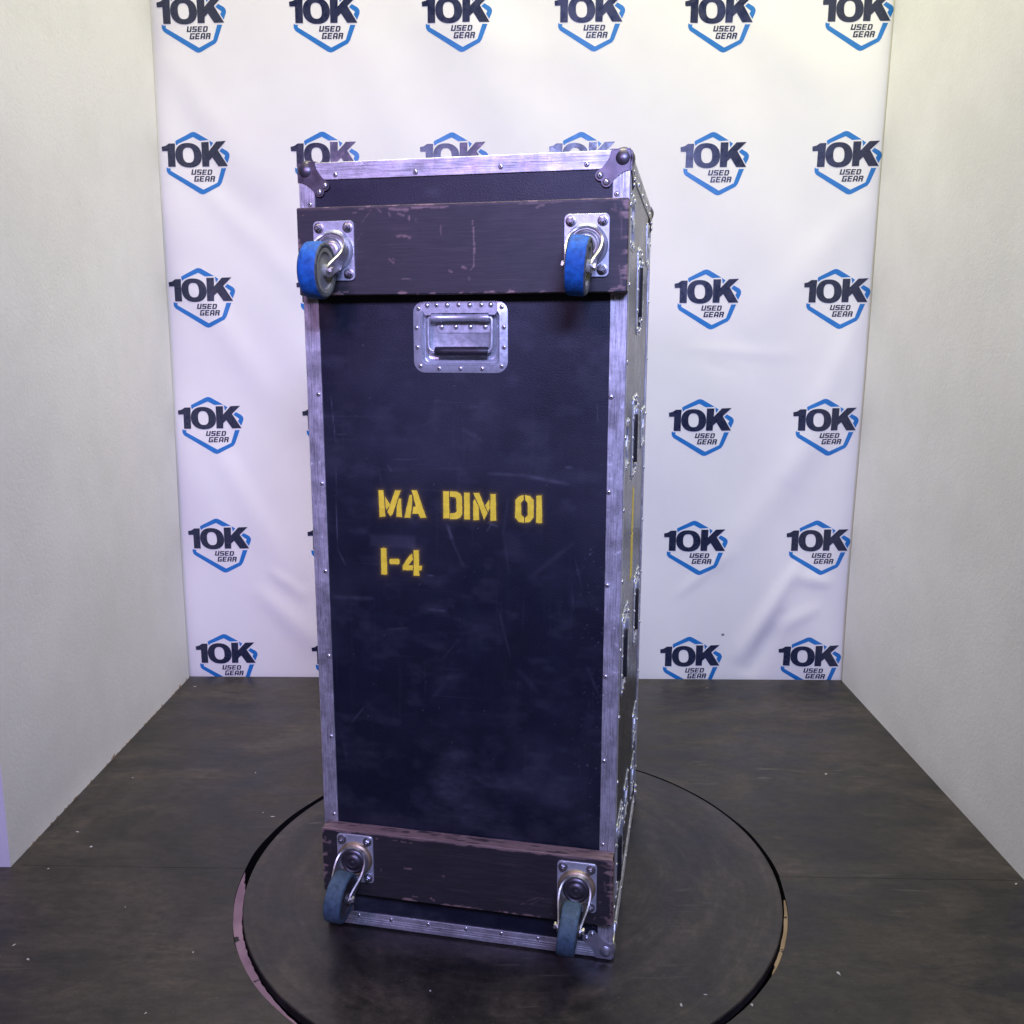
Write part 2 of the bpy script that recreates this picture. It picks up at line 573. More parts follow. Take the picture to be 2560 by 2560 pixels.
def wall_mesh(inner_back, inner_top, inner_front, yf, side):
    """side -1 left, +1 right: prism standing on the floor, slightly out of true like the photo's"""
    bm = bmesh.new()
    HH = 2.75
    def xin(y, z):
        t = (YB - y) / (YB - yf)
        return inner_back + (inner_front - inner_back) * t + (inner_top - inner_back) * z / 2.4
    yb = YB - 0.012
    ny, nz = 40, 80
    gridv = {}
    for i in range(ny + 1):
        for j in range(nz + 1):
            y = yf + (yb - yf) * i / ny; z = HH * j / nz
            wob = 0.0016 * (math.sin(y * 5.1 + z * 2.3) + math.sin(z * 4.7 - y * 3.1))
            gridv[i, j] = bm.verts.new((xin(y, z) + wob * (0 if j == 0 else 1), y, z))
    for i in range(ny):
        for j in range(nz):
            bm.faces.new((gridv[i, j], gridv[i + 1, j], gridv[i + 1, j + 1], gridv[i, j + 1]))
    # outer shell
    xo = side * (abs(inner_back) + WT)
    A = [bm.verts.new((xo, yf, 0)), bm.verts.new((xo, yb, 0)), bm.verts.new((xo, yb, HH)), bm.verts.new((xo, yf, HH))]
    bm.faces.new(A)
    bm.faces.new([gridv[0, j] for j in range(nz + 1)] + [A[3], A[0]])
    bm.faces.new([gridv[ny, j] for j in range(nz + 1)] + [A[2], A[1]])
    bm.faces.new([gridv[i, nz] for i in range(ny + 1)] + [A[2], A[3]])
    bm.faces.new([gridv[i, 0] for i in range(ny + 1)] + [A[1], A[0]])
    return finish(bm, 'wall', MAT['wall'], smooth=30)


wl = tag(link('wall_left', wall_mesh(-1.2533, -1.234, -1.2198, 1.9231, -1)), kind='structure')
wr = tag(link('wall_right', wall_mesh(1.1853, 1.1989, 1.1684, 1.9064, 1)), kind='structure')
bm = bmesh.new()
add_box(bm, (0, YB + 0.11, 1.30), (2.9, 0.10, 2.9))
tag(link('wall_back', finish(bm, 'wall_back', MAT['wall'])), kind='structure')


# torn paper along the foot of the left board
def wall_x_left(y):
    t = (YB - y) / (YB - 1.9231)
    return -1.2533 + (-1.2198 + 1.2533) * t


bm = bmesh.new()
for k in range(46):
    y = 1.95 + random.random() ** 0.8 * 1.2
    x = wall_x_left(y) + 0.0005
    l = random.uniform(0.006, 0.022); h = random.uniform(0.002, 0.006) if random.random() < 0.85 else random.uniform(0.008, 0.014)
    add_prism(bm, [(0, 0), (l, 0), (l * 0.8, h), (l * 0.3, h * 0.7)], 0, 0.001)
    bm.verts.ensure_lookup_table()
    for vv in bm.verts[-8:]:
        vv.co = Vector((x + vv.co.y + 0.0004, y + vv.co.x, 0.0005 + vv.co.z))
tag(link('torn_edge', finish(bm, 'torn_edge', MAT['wall_edge']), wl), kind='stuff')


# ------------------------------------------------------------------ backdrop banner
FOLDS = [  # (from, to, width, height of ridge) in banner x, z
    ((1.02, 0.46), (0.80, 0.05), 0.030, 0.010), ((1.14, 0.36), (0.98, 0.40), 0.025, 0.007), ((0.97, 0.27), (0.84, 0.00), 0.030, -0.010),
    ((1.10, 0.28), (0.92, 0.18), 0.030, 0.005), ((0.55, 0.30), (0.78, 0.50), 0.020, 0.003), ((1.17, 1.72), (0.78, 1.25), 0.07, 0.006),
    ((1.17, 1.35), (0.95, 0.72), 0.05, 0.007), ((1.16, 1.05), (0.70, 0.40), 0.06, 0.006), ((0.55, 1.22), (0.98, 1.19), 0.018, 0.002),
    ((0.62, 1.17), (0.75, 1.13), 0.012, -0.0015), ((-1.2, 2.2), (-0.9, 1.7), 0.06, 0.006), ((-1.2, 1.5), (-0.8, 0.9), 0.06, 0.007),
    ((-1.15, 0.95), (-0.85, 0.35), 0.05, 0.007), ((-1.0, 0.35), (-0.75, 0.1), 0.04, 0.006), ((-0.95, 0.42), (-0.8, 0.30), 0.02, 0.004),
    ((-1.2, 1.86), (-0.6, 1.25), 0.05, 0.005), ((-0.67, 2.4), (-0.66, 1.7), 0.012, 0.0012), ((0.03, 2.5), (0.04, 1.9), 0.02, 0.0015),
    ((0.5, 2.45), (1.1, 2.05), 0.07, 0.004), ((-0.4, 2.3), (0.4, 2.1), 0.08, 0.003)]


def drape(x, z):
    x = np.asarray(x, float); z = np.asarray(z, float)
    y = 0.010 * (vnoise(x + 5, z + 5, (0.30, 0.55), 3, 2) - 0.5) + 0.018 * (vnoise(x + 5 + 0.5 * z, z + 5 - 0.4 * x, (0.22, 0.9), 9) - 0.5)
    for p, q, w, h in FOLDS:
        d, t = seg_dist(x, z, p, q)
        y = y - h * np.exp(-(d / (w * (0.7 + 0.6 * t))) ** 2) * np.clip(4 * t * (1 - t), 0, 1) ** 0.8
    return YB + 0.022 + y


banner = empty('backdrop_banner', (0, YB + 0.022, -0.04))
tag(banner, 'white backdrop banner printed with rows of blue hexagon logos on the back wall', 'banner')
bx = np.linspace(-1.33, 1.33, 190); bz = np.linspace(-0.04, 2.72, 200)
GX, GZ = np.meshgrid(bx, bz, indexing='ij')
GY = drape(GX, GZ)
me = bpy.data.meshes.new('cloth')
vs = np.stack([GX, GY - (YB + 0.022), GZ + 0.04], -1).reshape(-1, 3)
nz_ = len(bz)
idx = np.arange(len(vs)).reshape(len(bx), nz_)
fs = np.stack([idx[:-1, :-1], idx[1:, :-1], idx[1:, 1:], idx[:-1, 1:]], -1).reshape(-1, 4)
me.from_pydata(vs.tolist(), [], fs.tolist())
me.materials.append(MAT['vinyl']); me.shade_smooth()
cloth = link('cloth', me, banner)
smod = cloth.modifiers.new('thickness', 'SOLIDIFY'); smod.thickness = 0.0006; smod.offset = 1.0

# one logo traced from the photograph, in banner metres, its top apex at the origin
_ax, _az = on_back(1680 + 955 / 8.782, 300 + 205 / 8.782)


def LG(pts):
    out = []
    for x, y in pts:
        X, Z = on_back(1680 + x / 8.782, 300 + y / 8.782)
        out.append((X - _ax, Z - _az))
    return out


def ell(cx, cy, rx, ry, n=40, p=2.25):
    o = []
    for i in range(n):
        a = 2 * math.pi * i / n
        c, s = math.cos(a), math.sin(a)
        o.append((cx + rx * math.copysign(abs(c) ** (2 / p), c), cy + ry * math.copysign(abs(s) ** (2 / p), s)))
    return o


NUM_1 = LG([(222, 542), (310, 520), (385, 468), (522, 465), (507, 635), (500, 860), (494, 990), (330, 990), (344, 638), (225, 641)])
NUM_K = LG([(1110, 435), (1283, 432), (1268, 636), (1462, 430), (1688, 420), (1478, 622), (1672, 975), (1452, 980), (1330, 778), (1252, 852), (1242, 980), (1085, 982)])
O_OUT = LG(ell(800, 728, 292, 277)); O_IN = LG(ell(796, 725, 121, 170, p=2.5))
HEX = [LG([(528, 428), (545, 400), (900, 215), (955, 204), (1010, 219), (1290, 392), (1082, 404), (935, 318), (600, 465), (548, 512)]),
       LG([(1302, 402), (1385, 458), (1320, 545)]),
       LG([(1575, 578), (1695, 648), (1728, 690), (1738, 730), (1730, 780), (1666, 915), (1603, 800), (1636, 742), (1510, 642)]),
       LG([(1512, 1020), (1625, 1020), (1488, 1345), (1438, 1412), (1100, 1590), (1045, 1606), (985, 1590), (325, 1160), (292, 1110), (283, 1060), (290, 1000), (325, 1022), (378, 1026), (372, 1078), (1065, 1500), (1392, 1340)])]
GLYPH = {
    'U': [(0, 0, 1.3, 5), (2.7, 0, 4, 5), (1.3, 0, 2.7, 1.1)],
    'S': [(0, 4, 4, 5), (0, 3, 1.3, 4), (0, 2.0, 4, 3), (2.7, 1, 4, 2.0), (0, 0, 4, 1)],
    'E': [(0, 0, 1.3, 5), (1.3, 4, 3.8, 5), (1.3, 2.05, 3.5, 3), (1.3, 0, 3.8, 1)],
    'D': [(0, 0, 1.3, 5), (1.3, 4, 3.6, 5), (1.3, 0, 3.6, 1), (2.7, 1, 4, 4)],
    'G': [(0, 0, 1.3, 5), (1.3, 4, 4, 5), (1.3, 0, 4, 1), (2.7, 1, 4, 2.7), (2.0, 1.9, 2.7, 2.7)],
    'A': [(0, 0, 1.3, 4), (2.7, 0, 4, 4), (0.4, 4, 3.6, 5), (1.3, 1.4, 2.7, 2.3)],
    'R': [(0, 0, 1.3, 5), (1.3, 4, 3.7, 5), (2.7, 3, 4, 4), (1.3, 2.1, 3.8, 3), (2.5, 0, 3.9, 2.1)]}


def word(s, x0, y0, x1, y1):
    """slanted block letters filling a box given in the traced logo's pixels"""
    polys = []
    sl = 0.24
    cw = (x1 - x0 - sl * (y1 - y0)) / (len(s) * 4.7 - 0.7)
    rh = (y1 - y0) / 5.0
    for i, ch in enumerate(s):
        for a, b_, c_, d in GLYPH[ch]:
            q = []
            for X, Y in ((a, b_), (c_, b_), (c_, d), (a, d)):
                q.append((x0 + (i * 4.7 + X) * cw + sl * Y * rh, y1 - Y * rh))
            polys.append(LG(q))
    return polys


WORDS = word('USED', 822, 1046, 1308, 1166) + word('GEAR', 872, 1192, 1358, 1320)


def flat_print(name, polys, ring, ox, oz, mat, parent, lift):
    """flat print that follows the folds of the cloth"""
    bm = bmesh.new()
    for p in polys:
        bm.faces.new([bm.verts.new((x, 0, z)) for x, z in p])
    if ring:
        A = [bm.verts.new((x, 0, z)) for x, z in ring[0]]; B = [bm.verts.new((x, 0, z)) for x, z in ring[1]]
        n = len(A)
        for i in range(n):
            j = (i + 1) % n
            bm.faces.new((A[i], A[j], B[j], B[i]))
    bm.normal_update()
    bmesh.ops.triangulate(bm, faces=bm.faces[:])
    for _ in range(3):
        es = [e for e in bm.edges if e.calc_length() > 0.018]
        if not es: break
        bmesh.ops.subdivide_edges(bm, edges=es, cuts=1)
        bmesh.ops.triangulate(bm, faces=[f for f in bm.faces if len(f.verts) > 3])
    return bm


LOGO_BM = {'numerals': flat_print('n', [NUM_1, NUM_K], (O_OUT, O_IN), 0, 0, None, None, 0),
           'hexagon_outline': flat_print('h', HEX, None, 0, 0, None, None, 0),
           'lettering': flat_print('w', WORDS, None, 0, 0, None, None, 0)}
LOGO_GEO = {}
for k_, b_ in LOGO_BM.items():
    b_.verts.index_update()
    LOGO_GEO[k_] = (np.array([tuple(v_.co) for v_ in b_.verts]), [[v_.index for v_ in f_.verts] for f_ in b_.faces])
    b_.free()
LIFT = {'numerals': 0.0016, 'hexagon_outline': 0.0010, 'lettering': 0.0012}


def logo(ox, oz):
    root = None
    for kind, m_ in (('numerals', MAT['ink']), ('hexagon_outline', MAT['ink_blue']), ('lettering', MAT['ink'])):
        V, F = LOGO_GEO[kind]
        X = V[:, 0] + ox; Z = V[:, 2] + oz
        keep = [f for f in F if all(-0.035 < Z[i] < 2.70 and abs(X[i]) < 1.325 for i in f)]
        Y = drape(X, Z) - LIFT[kind]
        me = bpy.data.meshes.new(kind)
        me.from_pydata(np.stack([X, Y - (YB + 0.022), Z + 0.04], -1).tolist(), [], keep)
        bm = bmesh.new(); bm.from_mesh(me)
        bmesh.ops.delete(bm, geom=[v_ for v_ in bm.verts if not v_.link_faces], context='VERTS')
        bmesh.ops.recalc_face_normals(bm, faces=bm.faces[:])
        for f_ in bm.faces:
            if f_.normal.y > 0: f_.normal_flip()
        bm.to_mesh(me); bm.free()
        me.materials.append(m_); me.shade_smooth()
        if root is None:
            root = link('logo', me, banner)
        else:
            link(kind, me, root)


COLX = [-1.130, -0.684, -0.246, 0.192, 0.635, 1.080]
ROWZ = [2.388, 1.935, 1.487, 1.041, 0.600, 0.159]
for ri, rz_ in enumerate(ROWZ):
    for ci, cx_ in enumerate(COLX):
        dx = {0: (0.016, 0.004, -0.004, 0.0, 0.007, 0.009), 4: (0.0, 0.001, -0.004, -0.009, -0.011, -0.013), 5: (0.006, 0.001, -0.001, -0.011, -0.009, -0.015)}.get(ci, (0.014, 0, 0, 0, 0, 0))[ri]
        logo(cx_ + dx, rz_ + (0.003 if ci == 0 else -0.002 if ci == 4 else 0))

# small dark smudge on the cloth
sx_, sz_ = on_back(1600 + 727 / 3.45, 1200 + 1352 / 3.45)
bm = bmesh.new()
rr_ = random.Random(4)
ring_ = [bm.verts.new((sx_ + 0.0075 * math.cos(t) * rr_.uniform(0.6, 1.1), 0, sz_ + 0.0055 * math.sin(t) * rr_.uniform(0.6, 1.1))) for t in np.linspace(0, 2 * math.pi, 15)[:-1]]
bm.faces.new(ring_)
for v_ in bm.verts:
    v_.co = Vector((v_.co.x, float(drape(v_.co.x, v_.co.z)) - 0.001 - (YB + 0.022), v_.co.z + 0.04))
link('stain', finish(bm, 'stain', simple('smudge', (0.20, 0.20, 0.21), 0.8, scale=200, var=0.5)), banner)

# ------------------------------------------------------------------ turntable
bm = bmesh.new()
add_lathe(bm, [(0, -0.022), (DR - 0.004, -0.022), (DR, -0.019), (DR, -0.002), (DR - 0.002, 0.0), (0, 0.0)], 160, 'z')
tt = empty('turntable', (DC[0], DC[1], -FT - 0.005))
tag(tt, 'round dark painted wooden turntable disc set into the floor under the case', 'turntable')
link('disc', finish(bm, 'disc', MAT['disc'], smooth=40), tt, T(0, 0, FT + 0.005))
bm = bmesh.new()
add_lathe(bm, [(0, 0.0), (0.30, 0.0), (0.30, 0.012), (0.24, 0.028), (0, 0.028)], 48, 'z')
link('bearing', finish(bm, 'bearing', MAT['zinc_dull'], smooth=40), tt)

# ------------------------------------------------------------------ flight case
cc = CO + CA * W / 2 + CDV * D / 2
case = empty('flight_case', (cc[0], cc[1], CZ), PH)
tag(case, 'tall black flight case with aluminium edges and blue caster wheels standing on the turntable', 'flight case')
FY = -D / 2       # front plane, case-local
E_W = 0.0305      # width of the edging legs

# --- rivet meshes
bm = bmesh.new()
add_lathe(bm, [(0.0048, 0.0), (0.0047, -0.0008), (0.0038, -0.0020), (0.0022, -0.0026), (0.0017, -0.0026)], 14, 'y')
add_lathe(bm, [(0.0017, -0.0026), (0.0012, -0.0012), (0, -0.0012)], 14, 'y', mat=1)
ME_RIVET = finish(bm, 'rivet', [MAT['rivet'], MAT['rivet_hole']], smooth=50)
bm = bmesh.new()
add_lathe(bm, [(0.0052, 0.0), (0.0049, -0.0016), (0.0034, -0.0032), (0.0014, -0.0039), (0, -0.004)], 14, 'y')
ME_DOME = finish(bm, 'rivet', MAT['rivet'], smooth=60)


def on_side(u, z, off=0.0):
    """matrix that lays a thing modelled for the front (facing -y) on the right side face at depth u, height z"""
    return T(W / 2 + off, FY + u, z) @ Matrix.Rotation(math.radians(90), 4, 'Z')


def on_left(u, z, off=0.0):
    return T(-W / 2 - off, FY + u, z) @ Matrix.Rotation(math.radians(-90), 4, 'Z')


def on_front(x, z, off=0.0):
    return T(x, FY - off, z)


def sheet(name, x0, x1, z0, z1, holes, res, mat, matrix, attrs=None, thick=0.009):
    """panel facing -y with openings, gridded so that marks can be painted on it"""
    nx = max(1, int(round((x1 - x0) / res))); nz = max(1, int(round((z1 - z0) / res)))
    xs = np.linspace(x0, x1, nx + 1); zs = np.linspace(z0, z1, nz + 1)
    X, Z = np.meshgrid(xs, zs, indexing='ij')
    I = np.arange(X.size).reshape(X.shape)
    q = np.stack([I[:-1, :-1], I[1:, :-1], I[1:, 1:], I[:-1, 1:]], -1)
    cxm = (X[:-1, :-1] + X[1:, 1:]) / 2; czm = (Z[:-1, :-1] + Z[1:, 1:]) / 2
    keep = np.ones(cxm.shape, bool)
    for a, b_, c_, d in holes:
        keep &= ~((cxm > a) & (cxm < b_) & (czm > c_) & (czm < d))
    me = bpy.data.meshes.new(name)
    me.from_pydata(np.stack([X, np.zeros_like(X), Z], -1).reshape(-1, 3).tolist(), [], q[keep].tolist())
    if attrs:
        for k, fn in attrs.items():
            a = me.attributes.new(k, 'FLOAT', 'POINT')
            a.data.foreach_set('value', np.clip(fn(X, Z), 0, 1).astype(np.float32).ravel())
    me.materials.append(mat)
    o = link(name, me, case, matrix)
    if thick:
        s = o.modifiers.new('thickness', 'SOLIDIFY'); s.thickness = thick; s.offset = -1.0
    return o


# --- stencil lettering traced from the photograph
def TX(pts):
    return [face(900 + x / 3.864, 1180 + y / 3.864) for x, y in pts]


STENCIL = {
    'm': [[(173, 178), (222, 178), (240, 432), (186, 438)], [(335, 178), (388, 181), (312, 405), (290, 430), (262, 388)],
          [(239, 240), (287, 318), (252, 368), (243, 330)], [(374, 255), (392, 262), (401, 438), (348, 434), (352, 320)]],
    'a': [[(475, 225), (497, 222), (500, 300), (482, 443), (425, 441)], [(495, 178), (546, 182), (636, 443), (582, 445), (558, 404), (500, 406), (512, 338), (536, 336)]],
    'd': [[(800, 190), (855, 190), (860, 450), (803, 450)],
          [(865, 190), (930, 192), (965, 210), (981, 240), (985, 410), (965, 445), (930, 458), (865, 458), (865, 402), (915, 400), (930, 385), (928, 262), (915, 245), (865, 240)]],
    'i': [[(1003, 202), (1055, 202), (1058, 460), (1003, 460)]],
    'n': [[(1090, 290), (1104, 262), (1145, 345), (1148, 465), (1092, 468)], [(1093, 205), (1147, 205), (1228, 398), (1196, 462), (1152, 345)],
          [(1206, 325), (1245, 270), (1250, 350), (1234, 388)], [(1257, 215), (1308, 215), (1313, 470), (1257, 475)]],
    'zero': [[(1577, 224), (1530, 238), (1500, 275), (1495, 440), (1530, 483), (1582, 491), (1582, 442), (1555, 415), (1553, 300), (1578, 270)],
             [(1592, 224), (1642, 235), (1676, 275), (1676, 440), (1640, 485), (1592, 493), (1592, 445), (1618, 420), (1618, 300), (1593, 270)]],
    'one': [[(1702, 232), (1752, 228), (1757, 492), (1735, 499), (1700, 492)]],
    'first': [[(197, 742), (225, 736), (250, 742), (260, 988), (240, 997), (203, 990)]],
    'dash': [[(280, 850), (292, 842), (366, 842), (377, 852), (377, 884), (364, 894), (292, 894), (280, 882)]],
    'four': [[(500, 793), (508, 850), (462, 905), (507, 905), (507, 952), (412, 950), (408, 908), (470, 815)],
             [(515, 760), (563, 760), (566, 910), (596, 908), (592, 952), (566, 956), (568, 1005), (515, 1005)]]}
_rough = random.Random(3)
SPRAY_SEGS = []
for _k, _ps in STENCIL.items():
    for _p in _ps:
        q = TX(_p)
        SPRAY_SEGS += list(zip(q, q[1:] + q[:1]))


# --- marks on the front panel
def P1(x, y):      # pixel of the 1932-wide overview -> panel
    return face(x * 2560 / 1932, y * 2560 / 1932)


def P8(x, y):      # pixel of the panel enlargement -> panel
    return face(760 + x / 1.61, 900 + y / 1.61)


SCRATCH = [((105, 145), (125, 330), 1.6, 0.55), ((125, 430), (132, 760), 1.4, 0.5), ((132, 760), (165, 828), 1.5, 0.55), ((740, 458), (880, 465), 6, 0.35),
           ((880, 465), (1060, 500), 8, 0.35), ((120, 955), (270, 962), 9, 0.22), ((575, 665), (600, 740), 6, 0.35), ((600, 740), (640, 830), 5, 0.2),
           ((330, 1088), (415, 1080), 2, 0.25), ((930, 860), (1080, 740), 9, 0.13), ((500, 1005), (565, 1012), 5, 0.28), ((780, 1000), (830, 1200), 4, 0.16),
           ((360, 402), (460, 400), 2.5, 0.22), ((640, 190), (715, 186), 9, 0.13), ((640, 280), (720, 330), 8, 0.14), ((525, 163), (552, 164), 2, 0.4),
           ((495, 868), (518, 870), 3, 0.4), ((335, 425), (350, 450), 3, 0.35), ((1052, 432), (1076, 434), 4, 0.4), ((1180, 180), (1182, 260), 2, 0.35),
           ((540, 1290), (640, 1270), 14, 0.10), ((515, 1365), (560, 1310), 10, 0.12), ((190, 1460), (240, 1400), 4, 0.25), ((130, 300), (170, 300), 2, 0.35),
           ((740, 655), (775, 670), 5, 0.3), ((735, 690), (750, 665), 3, 0.3), ((1075, 900), (1085, 1010), 2, 0.22), ((1090, 800), (1120, 930), 2, 0.2),
           ((820, 560), (800, 700), 6, 0.12), ((800, 700), (825, 860), 6, 0.12), ((1140, 1240), (1190, 1360), 5, 0.15), ((150, 1500), (170, 1620), 6, 0.1),
           ((300, 440), (330, 620), 4, 0.12), ((860, 1250), (950, 1350), 12, 0.08), ((620, 1130), (560, 1200), 5, 0.12)]


def scuff(X, Z):
    s = 0.16 * np.clip(vnoise(X + 3, Z + 3, 0.16, 21, 4) - 0.47, 0, 1) * 2
    low = np.clip((0.62 - Z) / 0.35, 0, 1)
    s += 0.30 * low * np.clip(vnoise(X + 3, Z + 3, (0.11, 0.07), 31, 5) - 0.50, 0, 1) * 2 * (0.4 + 1.2 * vnoise(X + 1, Z + 1, (0.014, 0.006), 35, 2))
    s += 0.14 * np.clip(vnoise(X + 9, Z + 4, (0.05, 0.03), 37, 4) - 0.55, 0, 1) * 2.5
    s += 0.25 * np.clip(vnoise(X + 2, Z + 2, (0.11, 0.006), 41, 2) - 0.72, 0, 1) * np.clip(vnoise(X + 2, Z + 2, 0.2, 43) - 0.3, 0, 1) * 3
    s += 0.06 * np.clip(vnoise(X + 2, Z + 2, (0.006, 0.16), 51, 2) - 0.74, 0, 1) * 3
    for p, q, w, a in SCRATCH:
        d, t = seg_dist(X, Z, P8(*p), P8(*q))
        w_ = w * 0.00046
        br = 0.35 + 0.65 * vnoise(X + 1, Z + 1, 0.012, 61)
        s += a * np.exp(-(d / w_) ** 2) * br * (0.4 + 0.6 * np.sin(np.pi * np.clip(t, 0.02, 0.98)) ** 0.5)
    # ghost of a removed label
    x0, z0 = face(900 + 95 / 3.864, 1180 + 720 / 3.864); x1, z1 = face(900 + 530 / 3.864, 1180 + 625 / 3.864)
    box = 1 / (1 + np.exp(-(np.minimum(np.minimum(X - x0, x1 - X), np.minimum(Z - z0, z1 - Z))) / 0.0014))
    s += box * (0.10 + 0.16 * np.clip(vnoise(X, Z, (0.045, 0.2), 71) - 0.35, 0, 1) * 2)
    # specks, more of them by the right edge
    r = np.random.default_rng(5)
    for k in range(150):
        if k < 95:
            px = W / 2 - E_W - abs(r.normal(0, 0.03)); pz = r.uniform(0.27, 0.85)
        else:
            px = r.uniform(-0.27, 0.27); pz = r.uniform(0.26, 1.28)
        rad = r.uniform(0.0008, 0.0014)
        i0 = np.hypot(X - px, Z - pz) < rad * 2.2
        s[i0] += r.uniform(0.1, 0.6) * np.exp(-((np.hypot(X[i0] - px, Z[i0] - pz)) / rad) ** 2)
    return np.clip(s, 0, 0.85)


def spray(X, Z):
    out = np.zeros_like(X)
    zone = (Z > 0.74) & (Z < 0.98) & (X > -0.21) & (X < 0.20)
    x, z = X[zone], Z[zone]
    d = np.full(x.shape, 9.0)
    for p, q in SPRAY_SEGS:
        d = np.minimum(d, seg_dist(x, z, p, q)[0])
    fuzz = 0.55 + 0.9 * vnoise(x + 1, z + 1, 0.004, 81, 2)
    out[zone] = 0.30 * np.exp(-(d / 0.0021) ** 1.4) * fuzz + 0.028 * np.exp(-(d / 0.010) ** 2) * fuzz
    return out


HX0, HX1, HZ0, HZ1 = -0.305 + 0.2155, -0.305 + 0.3946, 1.1680, 1.2985
HCX, HCZ = (HX0 + HX1) / 2, (HZ0 + HZ1) / 2
PIN = 0.003       # panels sit this far behind the edging
sheet('front_panel', -W / 2 + 0.012, W / 2 - 0.012, 0.012, H - 0.012, [(HCX - 0.073, HCX + 0.073, HCZ - 0.049, HCZ + 0.049)], 0.002,
      MAT['panel'], T(0, FY + PIN, 0), {'scuff': scuff, 'spray': spray})

# hardware on the long sides: (kind, depth from the front, height)
SIDE = [('latch', 0.093, 1.440), ('handle', 0.335, 1.330), ('latch', 0.605, 1.452), ('latch', 0.075, 1.033), ('handle', 0.297, 1.030), ('latch', 0.590, 1.025),
        ('handle', 0.150, 0.608), ('handle', 0.495, 0.600), ('handle', 0.130, 0.165), ('latch', 0.315, 0.190), ('latch', 0.560, 0.262), ('latch', 0.540, 0.132)]
side_holes = [((u - D / 2) - (0.049 if k == 'handle' else 0.038), (u - D / 2) + (0.049 if k == 'handle' else 0.038),
               z - (0.073 if k == 'handle' else 0.036), z + (0.073 if k == 'handle' else 0.036)) for k, u, z in SIDE]
sheet('side_panel', -D / 2 + 0.012, D / 2 - 0.012, 0.012, H - 0.012, side_holes, 0.004, MAT['side_panel'],
      T(W / 2 - PIN, 0, 0) @ Matrix.Rotation(math.radians(90), 4, 'Z'))
sheet('side_panel', -D / 2 + 0.012, D / 2 - 0.012, 0.012, H - 0.012, [], 0.02, MAT['side_panel'],
      T(-W / 2 + PIN, 0, 0) @ Matrix.Rotation(math.radians(-90), 4, 'Z'))
sheet('back_panel', -W / 2 + 0.012, W / 2 - 0.012, 0.012, H - 0.012, [], 0.02, MAT['side_panel'], T(0, D / 2 - PIN, 0) @ Matrix.Rotation(math.pi, 4, 'Z'))
sheet('top_panel', -W / 2 + 0.012, W / 2 - 0.012, -D / 2 + 0.012, D / 2 - 0.012, [], 0.02, MAT['side_panel'], T(0, 0, H - PIN) @ Matrix.Rotation(math.radians(-90), 4, 'X'))
sheet('bottom_panel', -W / 2 + 0.012, W / 2 - 0.012, -D / 2 + 0.012, D / 2 - 0.012, [], 0.02, MAT['side_panel'], T(0, 0, PIN) @ Matrix.Rotation(math.radians(90), 4, 'X'))

# --- stencil letters, each a thin film of paint
for _k, _ps in STENCIL.items():
    bm = bmesh.new()
    for _p in _ps:
        q = TX(_p)
        # slightly uneven sprayed edge
        fine = []
        for (ax_, az_), (bx_, bz_) in zip(q, q[1:] + q[:1]):
            L = math.hypot(bx_ - ax_, bz_ - az_); n = max(1, int(L / 0.004))
            for i in range(n):
                t = i / n
                fine.append((ax_ + (bx_ - ax_) * t + _rough.uniform(-1, 1) * 0.00035, az_ + (bz_ - az_) * t + _rough.uniform(-1, 1) * 0.00035))
        add_prism(bm, fine, 0, -0.0004)
    link('stencil_character', finish(bm, 'stencil_character', MAT['yellow']), case, T(0, FY + PIN - 0.0002, 0))
# tall yellow stroke painted on the right side
bm = bmesh.new()
add_prism(bm, [(-0.034, 0.0), (0.034, 0.0), (0.036, 0.10), (-0.030, 0.10)], 0, -0.0004)
add_prism(bm, [(-0.022, 0.106), (0.034, 0.106), (0.030, 0.200), (-0.008, 0.200)], 0, -0.0004)
link('painted_stroke', finish(bm, 'painted_stroke', MAT['yellow']), case, on_side(0.308, 0.715, -PIN + 0.0002))

# --- aluminium edging
def edging_profile():
    w, t, g = E_W, 0.0035, 0.0007
    def leg():
        pts = [(0.0012, 0.0)]
        for s in (0.0085, 0.0135, 0.0185):
            pts += [(s, 0.0), (s + 0.0005, g), (s + 0.0021, g), (s + 0.0026, 0.0)]
        pts += [(w - 0.0005, 0.0), (w, 0.0006), (w, t)]
        return pts
    A = leg()
    B = [(q, p) for p, q in leg()]
    return A + [(t, t)] + B[::-1]          # closed loop: leg along p, inner corner, leg along q


PROF = edging_profile()


def edging(corner, pdir, qdir, ldir, length):
    c, p, q, l = (Vector(v) for v in (corner, pdir, qdir, ldir))
    bm = bmesh.new()
    a = [bm.verts.new(p * x + q * y) for x, y in PROF]
    b_ = [bm.verts.new(p * x + q * y + l * length) for x, y in PROF]
    n = len(PROF)
    for i in range(n):
        j = (i + 1) % n
        bm.faces.new((a[i], a[j], b_[j], b_[i]))
    bm.faces.new(a[::-1]); bm.faces.new(b_)
    return link('edge_extrusion', finish(bm, 'edge_extrusion', MAT['alu_' + 'xyz'[max(range(3), key=lambda k: abs(l[k]))]]), case, T(*c))


def rivet_at(parent, matrix_case):
    """rivet as a child of an edging; matrix given in the case's frame"""
    link('rivet', ME_RIVET, parent, inv(parent) @ matrix_case)


